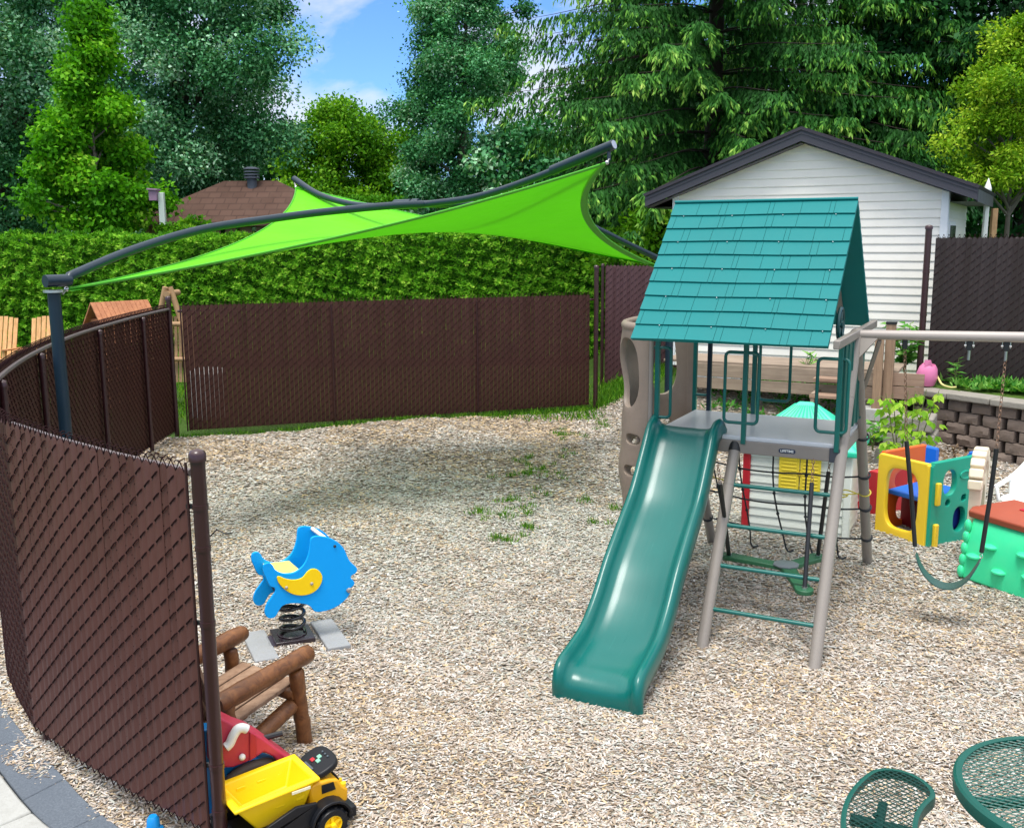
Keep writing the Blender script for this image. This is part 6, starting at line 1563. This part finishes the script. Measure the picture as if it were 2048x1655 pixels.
def make_playhouse():
    A = W(1490, 1058, 0); B = W(1690, 1083, 0); U = (B-A); w = U.length; U.normalize(); n = V3((U.y, -U.x, 0)).normalized(); dpt = .66; h = .93
    t = thing('toy_playhouse', 'white plastic play house with yellow shutters and a mint green roof behind the ladder', 'playhouse', A)
    mW = plain('cream_plastic', hx('#dfe5dc'), .45, .05, 5, .03, dirt=.12, dirtcol=hx('#aeb3a4')); mGr = plain('mint_plastic', hx('#26c29c'), .45, .06, 4, .02); mYS = plain('shutter_yellow', hx('#e5cf3c'), .42, .05)
    b = MB(); z = .0; k = 0
    R = Matrix((U, -n, V3((0, 0, 1)))).transposed()
    while z < h-.02:
        z2 = min(z+.085, h)
        for (p0, d, ln, nn) in ((V3(), U, w, n), (U*w, -n, dpt, U), (-n*dpt, U, w, -n), (V3(), -n, dpt, -U)):
            b.add([p0+nn*.022+V3((0, 0, z)), p0+d*ln+nn*.022+V3((0, 0, z)), p0+d*ln+nn*.008+V3((0, 0, z2)), p0+nn*.008+V3((0, 0, z2)), p0-nn*.02+V3((0, 0, z)), p0+d*ln-nn*.02+V3((0, 0, z))], [(0, 1, 2, 3), (4, 5, 1, 0)])
        z = z2
    b.build('wall', mW, t, smooth=False)
    for k in (0, 1):
        b = MB(); c = (U*w if k else V3()); b.box(c+n*.012+V3((0, 0, h/2)), (.075, .05, h), R); b.build('corner_post', mW if k else mRED, t, bevel=.012)
    # shutters in a frame
    u0, u1, z0, z1 = w*.33, w*.74, .46, .90
    for a, c in ((u0, (u0+u1)/2-.004), ((u0+u1)/2+.004, u1)):
        b = MB(); b.box(U*((a+c)/2)+n*.032+V3((0, 0, (z0+z1)/2)), (c-a, .02, z1-z0), R); sh = b.build('shutter', mYS, t, bevel=.004)
        b = MB()
        for k in range(12): b.box(U*((a+c)/2)+n*.043+V3((0, 0, z0+.03+(z1-z0-.05)*k/11)), (c-a-.05, .008, .018), R)
        b.build('louvre', mYS, sh, bevel=.002)
    b = MB(); b.tube([U*((u0+u1)/2)+n*.03+V3((0, 0, .64)), U*((u0+u1)/2)+n*.05+V3((0, 0, .64))], .02, 12); b.build('shutter_knob', plain('ochre_knob', hx('#b79a2c'), .4), t)
    # hipped roof with moulded ribs
    cz = 1.30; c = U*(w/2)-n*(dpt/2); ov = .085; E = [V3()-U*ov+n*ov, U*(w+ov)+n*ov, U*(w+ov)-n*(dpt+ov), -U*ov-n*(dpt+ov)]; E = [p+V3((0, 0, h-.03)) for p in E]
    pk = [c-U*.06+V3((0, 0, cz)), c+U*.06+V3((0, 0, cz))]
    b = MB(); lo = [p-V3((0, 0, .05)) for p in E]
    b.add(E+pk+lo, [(0, 1, 5, 4), (1, 2, 5), (2, 3, 4, 5), (3, 0, 4), (0, 1, 7, 6), (1, 2, 8, 7), (2, 3, 9, 8), (3, 0, 6, 9), (6, 7, 8, 9)]); rf = b.build('roof', mGr, t, bevel=.012, smooth=False)
    b = MB()
    for (p, q, r0, r1) in ((E[0], E[1], pk[0], pk[1]), (E[1], E[2], pk[1], pk[1]), (E[3], E[0], pk[0], pk[0])):
        for k in range(1, 12): f = k/12; b.tube([p.lerp(q, f)+V3((0, 0, .003)), (p.lerp(q, f)).lerp(r0.lerp(r1, f), .9)+V3((0, 0, .003))], .006, 5)
    b.build('roof_ribs', mGr, rf)
make_playhouse()
def make_green_climber():
    A = W(1932, 1146, 0); B = W(2060, 1192, 0); U = (B-A); U.z = 0; U.normalize(); n = V3((U.y, -U.x, 0)).normalized()
    t = thing('toy_climber', 'toddler climber with a cream arch, brown top and bright green ramp at the right edge', 'climber', A)
    mC = plain('cream_moulded_plastic', hx('#dccfb4'), .45, .06, 5, .03); mBr = plain('brown_wood_look_plastic', hx('#9c4830'), .55, .12, 14, .15, 30); mGn = plain('neon_green_plastic', (.05, .72, .34), .42, .08, 3, .02, spec=.3, dirt=.1, dirtcol=hx('#9af0b0'))
    # arch panel seen edge on, its plane runs away from the camera
    ea = V3((.50, .866, 0)); ua = V3((ea.y, -ea.x, 0))
    hl = hole_panel('arch_panel', V3()+ua*.02, ea, ua, .62, 1.02, [(.31, .38, .19, .36), (.31, .86, .16, .10)], .09, mC, t, round_=.24, nx=40, nz=64, bevel=.02)
    b = MB()
    for k in range(9):
        a = math.pi*(.02+.96*k/8); c = ea*.31-ea*(.30*math.cos(a))+V3((0, 0, .79+.22*math.sin(a))); b.box(c+ua*.02, (.115, .085, .12), Matrix((ua, ea*math.sin(a)+V3((0, 0, 1))*math.cos(a), -ea*math.cos(a)+V3((0, 0, 1))*math.sin(a))).transposed())
    b.build('arch_stones', mC, hl, bevel=.012)
    L = .95; b = MB()
    b.prism([U*.03+n*.06+V3((0, 0, .53)), U*.03-n*.50+V3((0, 0, .55)), U*.03-n*.50+V3((0, 0, .62)), U*.03+n*.02+V3((0, 0, .62)), U*.03+n*.07+V3((0, 0, .585))], U*L); b.build('top_deck', mBr, t, bevel=.01)
    b = MB(); b.box(U*.5-n*.25+V3((0, 0, .626)), (.4, .06, .012), Matrix((U, -n, V3((0, 0, 1)))).transposed()); b.build('red_strip', plain('crimson_strip', hx('#c0203a'), .4), t, bevel=.004)
    b = MB(); pr = [(.02, .54), (.05, .50), (.09, .38), (.115, .24), (.13, .10), (.13, .0), (-.10, .0), (-.10, .54)]
    b.prism([U*.06+n*a+V3((0, 0, z)) for a, z in pr], U*(L-.12)); g = b.build('ramp', mGn, t, bevel=.02, seg=3)
    for uu in (.05, L-.08):
        b = MB()
        for z in (.46, .36, .26, .16, .06): b.ball(U*uu+n*(.075+.06*(1-z/.5))+V3((0, 0, z)), .05, 10, (.6, .8, 1.15))
        b.build('vine_edge', mGn, g)
    for uu, z in ((.30, .34), (.16, .22), (.42, .16), (.62, .36), (.70, .2)):
        b = MB(); b.ball(U*uu+n*(.062+.075*(1-z/.5))+V3((0, 0, z)), .07, 12, (1, 1, .38)); b.build('foothold', mGn, g)
make_green_climber()
def make_white_chair():
    q = W(2052, 1056, 0); t = thing('garden_chair', 'small white plastic chair cut off by the right edge of the photo', 'chair', q, -.9)
    b = MB(); n = 26; vs = []
    for i in range(n+1):
        a = math.radians(20+140*i/n); s = math.sin(a)
        for (r, z) in ((.24, .30), (.255, .40+.1*s), (.27, .46+.34*s**3), (.285, .47+.34*s**3), (.275, .40+.1*s), (.26, .30)): vs.append((r*math.cos(a), r*math.sin(a), z))
    b.add(vs, [(i*6+k, i*6+(k+1) % 6, i*6+6+(k+1) % 6, i*6+6+k) for i in range(n) for k in range(6)]+[(0, 1, 2, 3, 4, 5), tuple(n*6+k for k in range(5, -1, -1))]); b.build('backrest', mWHITEP, t, bevel=.006)
    b = MB(); b.lathe([(.24, .27), (.26, .285), (.25, .30), (.01, .29)], (0, 0, 0), None, 24); b.build('seat', mWHITEP, t)
    for sx, sy in ((-1, -1), (1, -1), (-1, 1), (1, 1)):
        b = MB(); b.tube([(sx*.15, sy*.15, .28), (sx*.21, sy*.21, 0)], [.03, .022], 8); b.build('leg', mWHITEP, t)
    for sx in (-1, 1):
        b = MB(); b.bar((sx*.25, .10, .46), (sx*.24, -.2, .42), .05, .025); b.tube([(sx*.24, -.19, .42), (sx*.2, -.2, .28)], .018, 8); b.build('armrest', mWHITEP, t, bevel=.006)
make_white_chair()
